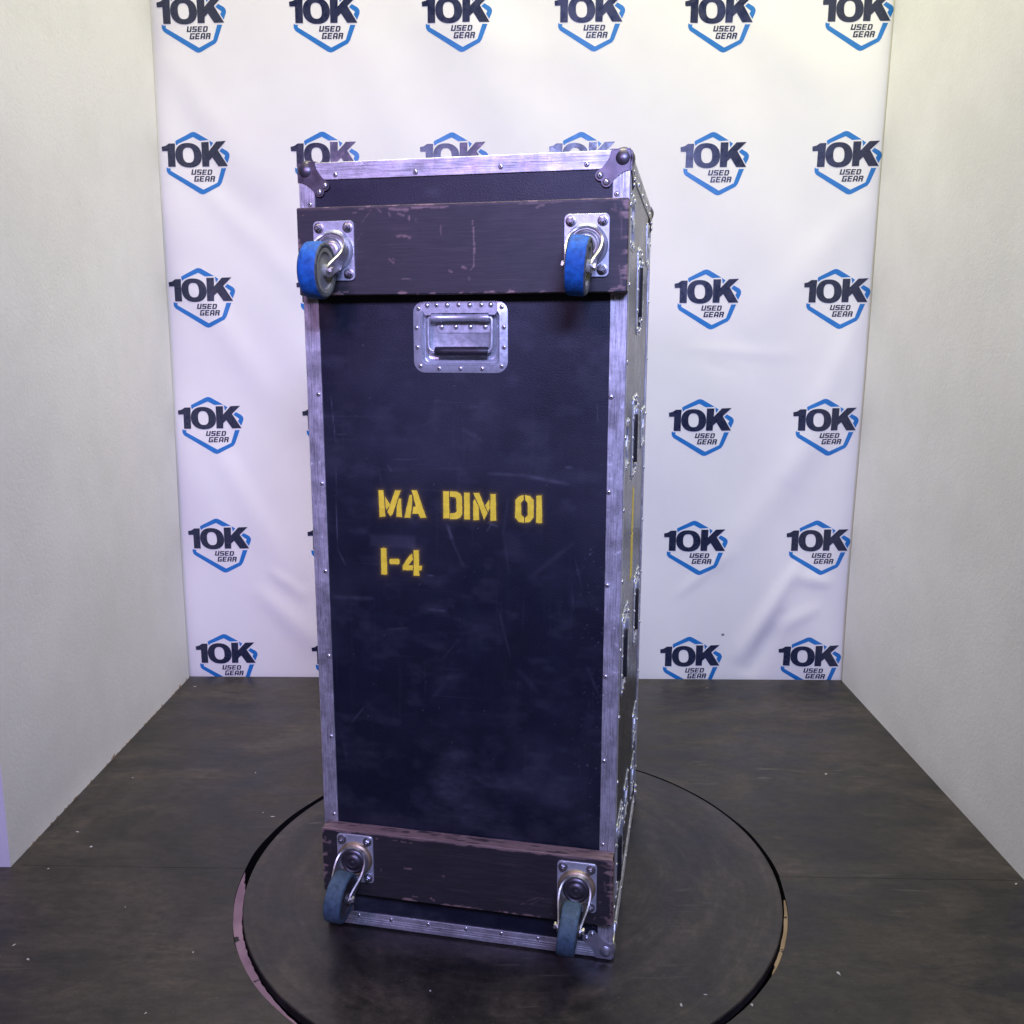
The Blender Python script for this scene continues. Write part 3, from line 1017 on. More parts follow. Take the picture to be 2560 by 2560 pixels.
hw, hd = W / 2, D / 2
ED = {}
for sx in (-1, 1):
    for sy in (-1, 1):
        ED['v', sx, sy] = edging((sx * hw, sy * hd, 0.002), (-sx, 0, 0), (0, -sy, 0), (0, 0, 1), H - 0.004)
for sy in (-1, 1):
    for sz in (0, 1):
        ED['x', sy, sz] = edging((-hw + E_W + 0.0004, sy * hd, H * sz), (0, -sy, 0), (0, 0, 1 - 2 * sz), (1, 0, 0), W - 2 * E_W - 0.0008)
for sx in (-1, 1):
    for sz in (0, 1):
        ED['y', sx, sz] = edging((sx * hw, -hd + E_W + 0.0004, H * sz), (-sx, 0, 0), (0, 0, 1 - 2 * sz), (0, 1, 0), D - 2 * E_W - 0.0008)

for px, py in [(796, 985.7), (805, 1208.7), (813.4, 1428), (822, 1640), (828, 1841), (835.8, 2035), (775, 511)]:
    x, z = face(px, py); rivet_at(ED['v', -1, -1], on_front(x, z))
for px, py in [(1528, 993), (1522, 1231), (1518, 1464), (1514, 1692), (1510, 1903), (1507, 2112), (1534, 745), (1542, 485)]:
    x, z = face(px, py); rivet_at(ED['v', 1, -1], on_front(x, z))
for px, py in [(838.5, 437), (1039, 430), (1252, 417), (1467, 411)]:
    x, z = face(px, py); rivet_at(ED['x', -1, 1], on_front(x, z))
for px, py in [(897.7, 2288), (978, 2299), (1070.6, 2310.6), (1165, 2322), (1253.5, 2333.5), (1345, 2346)]:
    x, z = face(px, py); rivet_at(ED['x', -1, 0], on_front(x, z))
for k in range(11):
    z = 0.10 + k * 0.136
    rivet_at(ED['v', 1, -1], on_side(0.024, z)); rivet_at(ED['v', 1, 1], on_side(D - 0.024, z))
    rivet_at(ED['v', -1, -1], on_left(0.024, z)); rivet_at(ED['v', -1, 1], on_left(D - 0.024, z))
for k in range(5):
    u = 0.08 + k * 0.13
    for z, sz in ((H - 0.024, 1), (0.024, 0)):
        rivet_at(ED['y', 1, sz], on_side(u, z)); rivet_at(ED['y', -1, sz], on_left(u, z))

# --- ball corners: three riveted flanges round a steel ball
FL = [(0.001, 0.001), (0.034, 0.001), (0.0352, 0.008), (0.038, 0.0145), (0.043, 0.0215), (0.049, 0.0285), (0.055, 0.0320), (0.0595, 0.0360), (0.0610, 0.0415),
      (0.0590, 0.0465), (0.0550, 0.0495), (0.0505, 0.0505)]
FL = FL + [(b_, a_) for a_, b_ in FL[::-1][1:-1]]
FRIV = [(0.0525, 0.0415), (0.0415, 0.0525)]


def ball_corner(sx, sy, sz):
    o = Vector((sx * hw, sy * hd, H if sz > 0 else 0))
    dx, dy, dz = Vector((-sx, 0, 0)), Vector((0, -sy, 0)), Vector((0, 0, -sz))
    bm = bmesh.new()
    t0 = 0.0003
    for p, q, n in ((dx, dz, -dy), (dy, dz, -dx), (dx, dy, -dz)):
        for lo, hi, shrink in ((t0, 0.0022, 0),):
            a = [bm.verts.new(p * x + q * y + n * lo) for x, y in FL]
            b_ = [bm.verts.new(p * x + q * y + n * hi) for x, y in FL]
            bm.faces.new(a); bm.faces.new(b_)
            k = len(FL)
            for i in range(k):
                j = (i + 1) % k
                bm.faces.new((a[i], a[j], b_[j], b_[i]))
        # pressed boss round each rivet
        for x, y in FRIV:
            ring0 = [bm.verts.new(p * (x + 0.0062 * math.cos(t)) + q * (y + 0.0062 * math.sin(t)) + n * 0.0021) for t in np.linspace(0, 2 * math.pi, 13)[:-1]]
            ring1 = [bm.verts.new(p * (x + 0.0050 * math.cos(t)) + q * (y + 0.0050 * math.sin(t)) + n * 0.0034) for t in np.linspace(0, 2 * math.pi, 13)[:-1]]
            for i in range(12):
                j = (i + 1) % 12
                bm.faces.new((ring0[i], ring0[j], ring1[j], ring1[i]))
            bm.faces.new(ring1)
    c = (dx + dy) * 0.0138 + dz * (0.0138 if sz > 0 else 0.0165)
    r = bmesh.ops.create_uvsphere(bm, u_segments=28, v_segments=18, radius=0.0203)
    for v_ in r['verts']: v_.co = v_.co + c
    ob = link('ball_corner', finish(bm, 'ball_corner', MAT['corner'] if sz > 0 else MAT['corner_pale'], smooth=40), case, T(*o))
    for x, y in FRIV:
        if sy < 0:
            px, pz = (o + dx * x + dz * y).x, (o + dx * x + dz * y).z
            link('rivet', ME_RIVET, ob, inv(ob) @ on_front(px, pz, 0.0033))
        pp = o + dy * x + dz * y
        mtx = on_side(pp.y - FY, pp.z, 0.0033) if sx > 0 else on_left(pp.y - FY, pp.z, 0.0033)
        link('rivet', ME_RIVET, ob, inv(ob) @ mtx)


for sx in (-1, 1):
    for sy in (-1, 1):
        for sz in (-1, 1):
            ball_corner(sx, sy, sz)

# --- caster boards
BT = 0.030        # thickness
BX0, BX1 = -W / 2 + 0.007, W / 2 + 0.0005


def chip_fn(x0, x1, z0, z1, seed, top_bare):
    r = np.random.default_rng(seed)
    marks = []
    if top_bare < 0.5:
        Z1 = lambda X, Y: face(700 + X / 3.864, 340 + Y / 3.864, BT)
        for a, b_, w, s in [((1130, 965), (1275, 975), 14, 0.75), ((1862, 820), (1878, 1100), 7, 0.8), ((1878, 1100), (1868, 1260), 7, 0.8), ((1868, 1260), (1840, 1295), 5, 0.6),
                            ((1548, 870), (1555, 945), 7, 0.6), ((1630, 1298), (1660, 1315), 7, 0.8), ((1765, 1262), (1805, 1290), 9, 0.8), ((1245, 770), (1250, 815), 7, 0.7),
                            ((1310, 805), (1320, 830), 6, 0.7), ((1050, 745), (1065, 770), 6, 0.6), ((1050, 1185), (1100, 1230), 4, 0.7), ((1085, 1180), (1110, 1200), 4, 0.6),
                            ((1180, 1378), (1275, 1385), 4, 0.5), ((1825, 1365), (1830, 1385), 8, 0.4), ((780, 855), (880, 710), 3, 0.35), ((790, 940), (730, 1030), 3, 0.3),
                            ((1060, 705), (1240, 715), 14, 0.85), ((1270, 690), (1620, 682), 10, 0.9), ((760, 704), (805, 702), 8, 0.7), ((1140, 745), (1200, 765), 12, 0.6),
                            ((940, 700), (975, 740), 8, 0.5), ((700, 742), (735, 738), 4, 0.6), ((400, 704), (560, 704), 5, 0.45), ((570, 1515), (660, 1505), 6, 0.9)]:
            marks.append((Z1(*a), Z1(*b_), w / 3.864 / 1365, s))
        Z2 = lambda X, Y: face(1300 + X / 3.865, 340 + Y / 3.865, BT)
        for a, b_, w, s in [((165, 690), (220, 665), 18, 0.6), ((885, 1478), (1010, 1465), 12, 0.9), ((960, 1455), (1015, 1490), 16, 0.8), ((975, 700), (985, 1000), 6, 0.35),
                            ((990, 620), (1030, 700), 10, 0.6), ((885, 705), (940, 722), 7, 0.5), ((0, 655), (400, 632), 8, 0.5), ((960, 1250), (990, 1480), 8, 0.4), ((920, 655), (925, 700), 5, 0.4)]:
            marks.append((Z2(*a), Z2(*b_), w / 3.865 / 1365, s))
    else:
        Z3 = lambda X, Y: face(760 + X / 4.83, 2000 + Y / 4.83, BT)
        for a, b_, w, s in [((240, 290), (430, 280), 26, 0.95), ((250, 310), (300, 300), 30, 0.9), ((1205, 825), (1295, 832), 9, 0.85), ((1660, 910), (1690, 920), 9, 0.8),
                            ((1320, 1165), (1370, 1170), 14, 0.7), ((1535, 1190), (1570, 1215), 14, 0.9), ((1170, 500), (1210, 515), 12, 0.6), ((1230, 510), (1300, 520), 9, 0.6),
                            ((1080, 485), (1120, 490), 6, 0.6), ((780, 350), (860, 355), 7, 0.9), ((500, 310), (560, 320), 8, 0.9), ((255, 440), (262, 470), 8, 0.7),
                            ((930, 835), (935, 855), 5, 0.7), ((1250, 360), (1260, 370), 10, 0.9), ((1800, 1270), (1932, 1280), 5, 0.6), ((870, 468), (890, 470), 6, 0.6)]:
            marks.append((Z3(*a), Z3(*b_), w / 4.83 / 1365, s))
        Z4 = lambda X, Y: face(1250 + X / 5.68, 2080 + Y / 5.68, BT)
        for a, b_, w, s in [((780, 265), (880, 275), 10, 0.9), ((1360, 370), (1540, 420), 26, 0.75), ((1480, 330), (1600, 330), 30, 0.95), ((1560, 300), (1590, 400), 26, 0.95),
                            ((1580, 520), (1570, 900), 14, 0.45), ((1575, 920), (1575, 1180), 16, 0.75), ((1500, 1220), (1545, 1280), 20, 0.7), ((1330, 1250), (1355, 1210), 9, 0.7),
                            ((390, 980), (560, 925), 9, 0.28), ((430, 1030), (620, 930), 6, 0.22), ((720, 1150), (745, 1190), 12, 0.3), ((1440, 470), (1545, 510), 18, 0.4),
                            ((1480, 700), (1500, 850), 14, 0.3), ((60, 130), (130, 135), 8, 0.8), ((350, 215), (400, 215), 8, 0.8), ((290, 1022), (350, 1022), 6, 0.35)]:
            marks.append((Z4(*a), Z4(*b_), w / 5.68 / 1365, s))

    def fn(X, Z):
        e = np.minimum(np.minimum(X - x0, x1 - X), np.minimum(Z - z0, z1 - Z))
        n = vnoise(X + 3, Z + 3, (0.020, 0.008), seed, 3)
        big = vnoise(X + 3, Z + 3, 0.09, seed + 3, 2)
        s = np.clip((n - (0.50 if top_bare > 0.5 else 0.57) + 0.34 * (big - 0.5) - e * 42) * 9, 0, 0.85)
        ends = np.minimum(X - x0, x1 - X)
        s = np.maximum(s, np.clip((n - 0.50 + (0.06 if top_bare > 0.5 else 0.0) - ends * 16) * 8, 0, 0.8))
        # bare upper arris
        s = np.maximum(s, top_bare * np.clip((0.0055 + 0.007 * (n - 0.5) - (z1 - Z)) / 0.0012, 0, 1) * (0.45 + 0.55 * big))
        edge = vnoise(X + 7, Z + 7, (0.007, 0.005), seed + 9, 2)
        edge2 = vnoise(X + 7, Z + 7, 0.013, seed + 12, 2)
        for p, q, w, a in marks:
            d, t = seg_dist(X, Z, p, q)
            s = np.maximum(s, a * (0.55 + 0.45 * edge2) * np.clip((1.25 - d / (np.maximum(w * (1.9 * edge - 0.25), 0) + 0.0003)) * 1.6, 0, 1))
        s += 0.10 * np.clip(vnoise(X + 2, Z + 2, (0.10, 0.004), seed + 5, 2) - 0.66, 0, 1) * 3
        return s
    return fn


def board(z0, z1, seed, top_bare):
    """solid board; its face is gridded so that chips in the paint can be marked"""
    x0, x1 = BX0, BX1
    res = 0.002
    nx = int((x1 - x0) / res); nz = int((z1 - z0) / res); ny = 8
    V = []; F = []; C = []
    fn = chip_fn(x0, x1, z0, z1, seed, top_bare)
    def patch(fx, na, nb, chips):
        base = len(V)
        aa, bb = np.meshgrid(np.linspace(0, 1, na + 1), np.linspace(0, 1, nb + 1), indexing='ij')
        P = fx(aa, bb).reshape(-1, 3)
        V.extend(P.tolist()); C.extend(np.clip(chips(P), 0, 0.95).tolist())
        for i in range(na):
            for j in range(nb):
                k = base + i * (nb + 1) + j
                F.append((k, k + nb + 1, k + nb + 2, k + 1))
    rb = 0.0016
    yf, yk = FY - BT, FY - 0.0006
    one = np.ones_like
    front_c = lambda P: fn(P[:, 0], P[:, 2])
    def edge_c(P):
        n = vnoise(P[:, 0] + 3, P[:, 1] * 3 + P[:, 2] + 3, (0.03, 0.012), seed + 30, 3)
        return np.clip((n - (0.50 - 0.22 * top_bare)) * 5, 0.0, 0.75) + 0.10
    patch(lambda a, b_: np.stack([x0 + rb + (x1 - x0 - 2 * rb) * a, yf * one(a), z0 + rb + (z1 - z0 - 2 * rb) * b_], -1), nx, nz, front_c)
    # top, bottom, ends and back
    patch(lambda a, b_: np.stack([x0 + rb + (x1 - x0 - 2 * rb) * a, yf + rb + (yk - yf - rb) * b_, z1 * one(a)], -1), nx // 2, ny, edge_c)
    patch(lambda a, b_: np.stack([x0 + rb + (x1 - x0 - 2 * rb) * (1 - a), yf + rb + (yk - yf - rb) * b_, z0 * one(a)], -1), nx // 2, ny, edge_c)
    patch(lambda a, b_: np.stack([x0 * one(a), yf + rb + (yk - yf - rb) * b_, z0 + rb + (z1 - z0 - 2 * rb) * a], -1), nz // 2, ny, edge_c)
    patch(lambda a, b_: np.stack([x1 * one(a), yf + rb + (yk - yf - rb) * b_, z1 - rb - (z1 - z0 - 2 * rb) * a], -1), nz // 2, ny, edge_c)
    # worn round arrises of the face
    for fx, n_ in ((lambda a, b_: np.stack([x0 + rb + (x1 - x0 - 2 * rb) * a, yf + rb * (1 - np.cos(b_ * math.pi / 2)), z1 - rb + rb * np.sin(b_ * math.pi / 2)], -1), nx),
                   (lambda a, b_: np.stack([x0 + rb + (x1 - x0 - 2 * rb) * a, yf + rb * (1 - np.cos(b_ * math.pi / 2)), z0 + rb - rb * np.sin(b_ * math.pi / 2)], -1), nx),
                   (lambda a, b_: np.stack([x0 + rb - rb * np.sin(b_ * math.pi / 2), yf + rb * (1 - np.cos(b_ * math.pi / 2)), z0 + rb + (z1 - z0 - 2 * rb) * a], -1), nz),
                   (lambda a, b_: np.stack([x1 - rb + rb * np.sin(b_ * math.pi / 2), yf + rb * (1 - np.cos(b_ * math.pi / 2)), z0 + rb + (z1 - z0 - 2 * rb) * a], -1), nz)):
        patch(fx, n_, 3, front_c)
    b0 = len(V)
    V.extend([(x0 + rb, yk, z0 + rb), (x1 - rb, yk, z0 + rb), (x1 - rb, yk, z1 - rb), (x0 + rb, yk, z1 - rb)]); C.extend([0] * 4)
    F.append((b0, b0 + 1, b0 + 2, b0 + 3))
    me = bpy.data.meshes.new('caster_board')
    me.from_pydata([tuple(v_) for v_ in V], [], F)
    at = me.attributes.new('chip', 'FLOAT', 'POINT')
    at.data.foreach_set('value', np.array(C, np.float32))
    bm = bmesh.new(); bm.from_mesh(me)
    bmesh.ops.recalc_face_normals(bm, faces=bm.faces[:]); bm.to_mesh(me); bm.free()
    me.materials.append(MAT['board']); me.shade_smooth(); me.set_sharp_from_angle(angle=math.radians(50))
    return link('caster_board', me, case)


bu = board(1.3090, 1.4645, 101, 0.25); bu['label'] = 'upper black painted wooden board chipped to bare wood'
bl = board(0.0930, 0.2370, 202, 1.0); bl['label'] = 'lower black painted wooden board with bare worn top edge'

# --- casters (modelled facing -y with the plate's back at y = 0, trail pointing down)
bm = bmesh.new()
pl = rrect(0.078, 0.105, 0.008, 5)
add_rings(bm, [[(x, 0, z) for x, z in pl], [(x, -0.0030, z) for x, z in pl], [(x * 0.985, -0.0036, z * 0.988) for x, z in pl]])
ME_PLATE = finish(bm, 'caster', MAT['zinc'], smooth=35)


def hexpts(r, ph=0.3):
    return [(r * math.cos(ph + k * math.pi / 3), r * math.sin(ph + k * math.pi / 3)) for k in range(6)]


bm = bmesh.new()
add_lathe(bm, [(0.0095, 0), (0.0095, -0.0012), (0.0085, -0.0016), (0.0, -0.0016)], 18)
h_ = hexpts(0.0070)
add_rings(bm, [[(x, -0.0016, z) for x, z in h_], [(x, -0.0066, z) for x, z in h_], [(x * 0.85, -0.0074, z * 0.85) for x, z in h_]])
add_lathe(bm, [(0.0042, -0.0074), (0.0042, -0.0105), (0.0034, -0.0113), (0, -0.0113)], 14)
ME_BOLT = finish(bm, 'bolt', MAT['bolt'], smooth=35)


def race_mesh(mat):
    bm = bmesh.new()
    add_lathe(bm, [(0.0375, -0.0034), (0.0372, -0.0060), (0.0350, -0.0095), (0.0315, -0.0115), (0.0290, -0.0110), (0.0285, -0.0080), (0.0, -0.0080)], 48)
    return finish(bm, 'swivel_race', mat, smooth=40)


def cap_mesh(mat):
    bm = bmesh.new()
    add_lathe(bm, [(0.0270, -0.0080), (0.0270, -0.0135), (0.0250, -0.0165), (0.0215, -0.0180), (0.0195, -0.0165), (0.0175, -0.0165), (0.0155, -0.0195), (0.0120, -0.0215),
                   (0.0095, -0.0215), (0.0085, -0.0200), (0.0045, -0.0200), (0.0035, -0.0215), (0, -0.0218)], 40)
    return finish(bm, 'king_pin', mat, smooth=40)


def spline(pts, n):
    P = [np.array(p, float) for p in pts]
    out = []
    for i in range(len(P) - 1):
        p0 = P[max(i - 1, 0)]; p1 = P[i]; p2 = P[i + 1]; p3 = P[min(i + 2, len(P) - 1)]
        for k in range(n):
            t = k / n
            out.append(0.5 * ((2 * p1) + (-p0 + p2) * t + (2 * p0 - 5 * p1 + 4 * p2 - p3) * t * t + (-p0 + 3 * p1 - 3 * p2 + p3) * t ** 3))
    out.append(P[-1])
    return out


TRAIL, AXH = 0.040, 0.077       # wheel axle below the swivel axis, and out from the plate


def fork_mesh(mat):
    """one bent steel sheet: a horseshoe rim that grows into two legs holding the axle"""
    R_ = 0.0325
    B = [(R_ * math.cos(math.radians(a)), -0.0125, R_ * math.sin(math.radians(a))) for a in (90, 62, 34, 6, -22, -46)] + [(0.0225, -0.026, -0.034), (0.0225, -0.050, -0.042), (0.0225, -0.068, -0.0500)]
    E_ = [(0.0, -0.0175, 0.0310), (0.0150, -0.0185, 0.0275), (0.0265, -0.0230, 0.0190), (0.0312, -0.0330, 0.0070), (0.0305, -0.0480, -0.0080), (0.0262, -0.0660, -0.0210),
          (0.0230, -0.0800, -0.0310), (0.0226, -0.0875, -0.0390), (0.0226, -0.0800, -0.0505)]
    Bs = spline(B, 5); Es = spline(E_, 5)
    mirror = lambda L: [np.array((-p[0], p[1], p[2])) for p in L]
    Bs = mirror(Bs)[:0:-1] + Bs; Es = mirror(Es)[:0:-1] + Es
    bm = bmesh.new()
    rows = []
    m_ = 5
    for b_, e_ in zip(Bs, Es):
        rows.append([bm.verts.new(tuple(b_ + (e_ - b_) * (k / m_))) for k in range(m_ + 1)])
    for r0, r1 in zip(rows, rows[1:]):
        for k in range(m_):
            bm.faces.new((r0[k], r1[k], r1[k + 1], r0[k + 1]))
    # base ring of the fork round the king pin
    inner = [bm.verts.new((0.026 * p[0] / R_, -0.0125, 0.026 * p[2] / R_)) for p in Bs[15:-15]]
    for i in range(len(inner) - 1):
        bm.faces.new((inner[i], inner[i + 1], rows[15 + i + 1][0], rows[15 + i][0]))
    bmesh.ops.recalc_face_normals(bm, faces=bm.faces[:])
    bmesh.ops.solidify(bm, geom=bm.faces[:], thickness=0.0030)
    return finish(bm, 'fork', mat, smooth=45)


def tyre_mesh(mat, worn):
    bm = bmesh.new()
    w = 0.0175; Ro = 0.0490
    prof = [(0.0385, -w + 0.002), (0.0410, -w), (0.0450, -w), (0.0477, -w + 0.0022)] + [(Ro - 0.0007 * (abs(x) / w) ** 2, x * 1.0) for x in np.linspace(-w + 0.0045, w - 0.0045, 7)] + \
           [(0.0477, w - 0.0022), (0.0450, w), (0.0410, w), (0.0385, w - 0.002)]
    rings = add_lathe(bm, prof, 56, 'x')
    for f in bm.faces:
        c = f.calc_center_median()
        if abs(c.x) > w - 0.0012: f.material_index = 1
    rr = random.Random(9)
    if worn:
        for v_ in bm.verts:
            r_ = math.hypot(v_.co.y, v_.co.z)
            if r_ > 0.0455:
                k = 1 + rr.uniform(-0.010, 0.004) * (1.6 if abs(v_.co.x) > 0.013 else 0.7)
                v_.co.y *= k; v_.co.z *= k
    return finish(bm, 'tyre', [mat, MAT['tyre_worn'] if worn else mat], smooth=50)


def rim_mesh(mat):
    bm = bmesh.new()
    add_lathe(bm, [(0, -0.0205), (0.0100, -0.0205), (0.0110, -0.0190), (0.0115, -0.0135), (0.0190, -0.0125), (0.0300, -0.0125), (0.0320, -0.0160), (0.0385, -0.0165),
                   (0.0390, 0.0), (0.0385, 0.0165), (0.0320, 0.0160), (0.0300, 0.0125), (0.0190, 0.0125), (0.0115, 0.0135), (0.0110, 0.0190), (0.0100, 0.0205), (0, 0.0205)], 44, 'x')
    return finish(bm, 'wheel_rim', mat, smooth=35)


bm = bmesh.new()
for s in (-1, 1):
    hp = hexpts(0.0068)
    loops = [[(s * (0.0250 + t), y * k, z * k) for y, z in hp] for t, k in ((0, 1), (0.0035, 1), (0.0045, 0.82))]
    add_rings(bm, loops)
add_lathe(bm, [(0.0045, -0.0252), (0.0045, 0.0252)], 12, 'x')
ME_AXLE = finish(bm, 'axle_bolt', MAT['zinc_dull'], smooth=35)
ME_RACE = {0: race_mesh(MAT['zinc']), 1: race_mesh(MAT['brass_grease'])}
ME_CAP = {0: cap_mesh(MAT['zinc_dull']), 1: cap_mesh(MAT['corner'])}
ME_FORK = {0: fork_mesh(MAT['zinc_dull']), 1: fork_mesh(MAT['zinc_dull'])}
ME_TYRE = {0: tyre_mesh(MAT['tyre_blue'], True), 1: tyre_mesh(MAT['tyre_grey'], False)}
ME_RIM = {0: rim_mesh(MAT['rim_pale']), 1: rim_mesh(MAT['rim_dark'])}


def caster(x, z, swing, kind, label, trail=TRAIL):
    """swing: turn of the hanging wheel about the swivel axis, degrees, positive swings it to the left"""
    c = link('caster', ME_PLATE, case, on_front(x, z, BT + 0.0002))
    c['label'] = label
    for bx_ in (-0.0275, 0.0275):
        for bz_ in (-0.0405, 0.0405):
            link('bolt', ME_BOLT, c, T(bx_, -0.0036, bz_) @ Matrix.Rotation(random.uniform(0, 6), 4, 'Y'))
    link('swivel_race', ME_RACE[kind], c)
    link('king_pin', ME_CAP[kind], c)
    S = Matrix.Rotation(math.radians(swing), 4, 'Y')
    link('fork', ME_FORK[kind], c, S)
    A = S @ T(0, -AXH, -TRAIL)
    link('axle_bolt', ME_AXLE, c, A)
    Rr = A @ Matrix.Rotation(random.uniform(0, 6), 4, 'X')
    link('wheel_rim', ME_RIM[kind], c, Rr)
    link('tyre', ME_TYRE[kind], c, Rr)


caster(-W / 2 + 0.0787, 1.3870, 3, 0, 'upper caster with a bright blue wheel on the side away from the latches')
caster(-W / 2 + 0.5400, 1.3870, 5, 0, 'upper caster with a bright blue wheel near the latched side')
caster(-W / 2 + 0.0800, 0.1770, 6, 1, 'lower caster with a faded grey blue wheel, away from the latched side')
caster(-W / 2 + 0.5400, 0.1730, 6, 1, 'lower caster with a faded grey blue wheel near the latched side')


# --- recessed spring handle (179 x 130 mm), modelled facing -y about its centre
def hz(x, y):
    return ((x - 970) * 0.0001326, (694 - y) * 0.0001265)


def dish_mesh(w, h, ow, oh, r0, depth):
    bm = bmesh.new()
    def loop(w_, h_, r_, y): return [(x, y, z) for x, z in rrect(w_, h_, r_, 6)]
    add_rings(bm, [loop(w, h, r0, 0.0), loop(w, h, r0, -0.0011), loop(w - 0.0016, h - 0.0016, r0 - 0.0008, -0.0016), loop(ow + 0.008, oh + 0.008, 0.014, -0.0016),
                   loop(ow + 0.003, oh + 0.003, 0.012, -0.0024), loop(ow, oh, 0.011, -0.0012), loop(ow - 0.006, oh - 0.006, 0.010, depth * 0.45), loop(ow - 0.009, oh - 0.009, 0.010, depth * 0.5),
                   loop(ow - 0.015, oh - 0.015, 0.009, depth * 0.93), loop(ow - 0.019, oh - 0.019, 0.008, depth)])
    return finish(bm, 'dish', MAT['zinc'], smooth=40)


ME_HDISH = dish_mesh(0.179, 0.130, 0.146, 0.098, 0.021, 0.014)
bm = bmesh.new()
hp_ = [hz(437, 200), hz(450, 186), hz(1470, 186), hz(1500, 215), hz(1502, 330), hz(1465, 378), hz(1385, 375), hz(1375, 352), hz(560, 352), hz(548, 378), hz(470, 380), hz(437, 320)]
add_prism(bm, hp_, -0.0017, -0.0029)
x0, z0 = hz(560, 418); x1, _z = hz(1378, 418)
add_lathe(bm, [(0.0, x0), (0.0066, x0), (0.0070, x0 + 0.001), (0.0070, x0 + 0.020), (0.0063, x0 + 0.0212), (0.0063, x1 - 0.0212), (0.0070, x1 - 0.020), (0.0070, x1 - 0.001), (0.0066, x1), (0, x1)], 20, 'x', (0, -0.0006, z0))
ME_HINGE = finish(bm, 'hinge_plate', MAT['zinc'], smooth=40)
bm = bmesh.new()
lp = [hz(612, 470), hz(1390, 470), hz(1390, 590), hz(1375, 618), hz(1350, 630), hz(655, 630), hz(628, 616), hz(612, 590)]
add_prism(bm, lp, 0.0138, 0.0122)
ME_LEAF = finish(bm, 'hinge_leaf', MAT['zinc'])
bm = bmesh.new()
path = [hz(560, 418), hz(530, 420), hz(513, 445), hz(511, 600), hz(512, 800), hz(520, 850), hz(545, 885), hz(590, 898), hz(700, 900), hz(1280, 900), hz(1360, 896), hz(1395, 878), hz(1412, 845), hz(1418, 800), hz(1420, 600), hz(1420, 445), hz(1405, 420), hz(1375, 418)]
add_tube(bm, [(x, -0.0008, z) for x, z in path], 0.0032, 10)
ME_BAIL = finish(bm, 'bail', MAT['zinc'], smooth=60)
bm = bmesh.new()
gx0, gz0 = hz(610, 900); gx1, _z = hz(1367, 900)
add_lathe(bm, [(0.0036, gx0), (0.0078, gx0), (0.0088, gx0 + 0.0012), (0.0090, gx0 + 0.02), (0.0090, gx1 - 0.02), (0.0088, gx1 - 0.0012), (0.0078, gx1), (0.0036, gx1)], 24, 'x', (0, -0.0008, gz0))
ME_GRIP = finish(bm, 'grip', MAT['grip'], smooth=40)
H_POP = [(375, 287), (1560, 270), (342, 560), (1590, 555), (350, 840), (1592, 838), (390, 1110), (1558, 1110), (660, 1147), (970, 1147), (1280, 1147), (640, 240), (955, 240), (1275, 240)]
H_DOME = [(507, 240), (795, 240), (1115, 240), (1410, 240)]
H_LEAF = [(680, 545), (885, 545), (1095, 545), (1305, 545)]


def recessed_handle(matrix, label=None):
    d = link('recessed_handle', ME_HDISH, case, matrix)
    if label: d['label'] = label
    link('hinge_plate', ME_HINGE, d); link('hinge_leaf', ME_LEAF, d); link('bail', ME_BAIL, d); link('grip', ME_GRIP, d)
    for x, y in H_POP:
        a, b_ = hz(x, y); link('rivet', ME_RIVET, d, T(a, -0.0028 if y == 240 else -0.0015, b_) @ Matrix.Scale(0.95, 4))
    for x, y in H_DOME:
        a, b_ = hz(x, y); link('rivet', ME_DOME, d, T(a, -0.0028, b_))
    for x, y in H_LEAF:
        a, b_ = hz(x, y); link('rivet', ME_DOME, d, T(a, 0.0124, b_))


recessed_handle(on_front(HCX, HCZ, -PIN + 0.0002))

# --- recessed butterfly latch (104 x 100 mm)
ME_LDISH = dish_mesh(0.104, 0.100, 0.076, 0.072, 0.012, 0.012)
bm = bmesh.new()
add_prism(bm, rrect(0.050, 0.026, 0.004, 3), -0.0002, 0.0100)
ME_LBASE = finish(bm, 'latch_bolt', MAT['zinc_dull'], smooth=30)
bm = bmesh.new()
wing = [(-0.0045, -0.018), (0.0045, -0.018), (0.010, -0.006), (0.0235, -0.009), (0.0265, 0.0), (0.0235, 0.009), (0.010, 0.006), (0.0045, 0.018), (-0.0045, 0.018), (-0.010, 0.006), (-0.0235, 0.009), (-0.0265, 0.0), (-0.0235, -0.009), (-0.010, -0.006)]
add_prism(bm, wing, -0.0004, -0.0036)
ME_WING = finish(bm, 'butterfly_wing', MAT['zinc'])


def butterfly_latch(matrix):
    d = link('butterfly_latch', ME_LDISH, case, matrix)
    link('latch_bolt', ME_LBASE, d); link('butterfly_wing', ME_WING, d)
    for a, b_ in [(-0.044, 0.042), (0, 0.043), (0.044, 0.042), (-0.045, 0), (0.045, 0), (-0.044, -0.042), (0, -0.043), (0.044, -0.042)]:
        link('rivet', ME_RIVET, d, T(a, -0.0015, b_) @ Matrix.Scale(0.95, 4))


UP = Matrix.Rotation(math.radians(90), 4, 'Y')
for k, u, z in SIDE:
    m_ = on_side(u, z, -PIN + 0.0002)
    if k == 'handle': recessed_handle(m_ @ UP)
    else: butterfly_latch(m_)

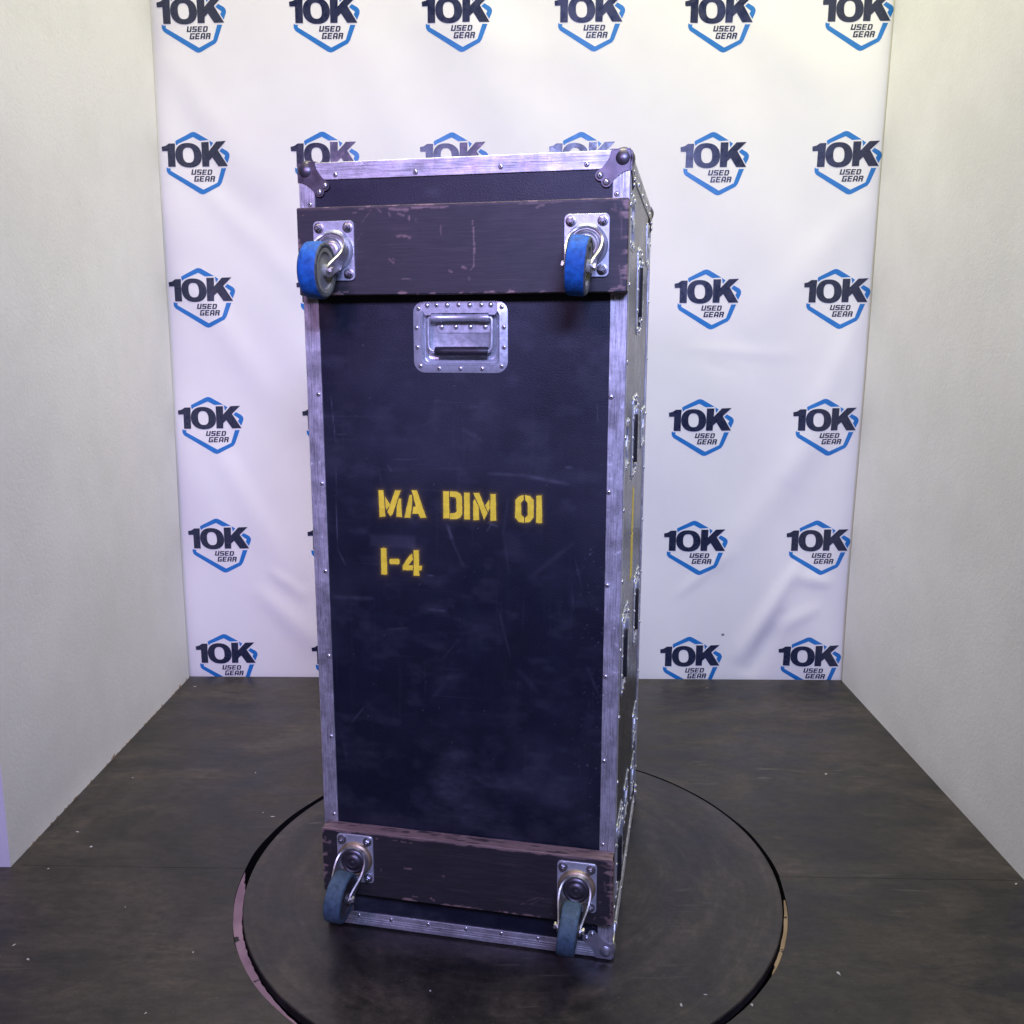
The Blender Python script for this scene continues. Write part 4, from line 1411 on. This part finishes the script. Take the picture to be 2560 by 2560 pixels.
# ------------------------------------------------------------------ crumbs on the floor
CRUMBS = [(228, 2118, 1.8), (121, 2172, 1.0), (70, 2399, 1.2), (35, 2363, 0.9), (313, 2268, 0.8), (483, 2381, 0.9), (364, 2533, 0.8), (193, 2080, 1.0), (332, 1945, 1.1),
          (2065, 1936, 1.6), (2096, 2434, 1.5), (681, 2042, 1.2), (658, 2032, 0.9), (639, 1932, 1.1), (2540, 2210, 1.2), (487, 1717, 1.1), (1768, 1720, 1.1), (1879, 2513, 1.4)]
DISC_CRUMBS = [(1703, 2513, 1.4), (1763, 2487, 0.8), (1076, 2478, 1.1)]
crumb_meshes = []
for k in range(4):
    bm = bmesh.new()
    bmesh.ops.create_icosphere(bm, subdivisions=1, radius=0.0026)
    for v_ in bm.verts:
        v_.co = Vector((v_.co.x * (1.0 + k * 0.45), v_.co.y, v_.co.z * 0.45)) * random.uniform(0.65, 1.2)
        v_.co.z = max(v_.co.z, -0.0009)
    zmin = min(v_.co.z for v_ in bm.verts)
    for v_ in bm.verts: v_.co.z -= zmin
    crumb_meshes.append(finish(bm, 'paper_crumb', MAT['crumb']))


def crumb_words(x, y):
    if math.hypot(x - DC[0], y - DC[1]) < DR: return 'lying on the turntable disc', 'crumbs on the turntable'
    if y > 2.95: return 'at the foot of the backdrop banner', 'crumbs by the banner'
    if abs(math.hypot(x - HC[0], y - HC[1]) - HR) < 0.13: return 'on the plywood close to the gap round the turntable', 'crumbs by the turntable gap'
    if min(abs(x + 1.23), abs(x - 1.17)) < 0.22 and y > 1.85: return 'near the foot of a white side wall', 'crumbs by the side walls'
    return 'out on the open dark plywood floor', 'crumbs on the open floor'


for i, (px, py, s) in enumerate(CRUMBS + DISC_CRUMBS):
    x, y = on_floor(px, py)
    o = link('paper_crumb', crumb_meshes[i % 4])
    o.location = (x, y, 0.0); o.rotation_euler = (0, 0, random.uniform(0, 6)); o.scale = (s * 0.8, s * 0.8, s * 0.8)
    where, grp = crumb_words(x, y)
    tag(o, 'tiny pale paper crumb ' + where, 'crumb', grp)
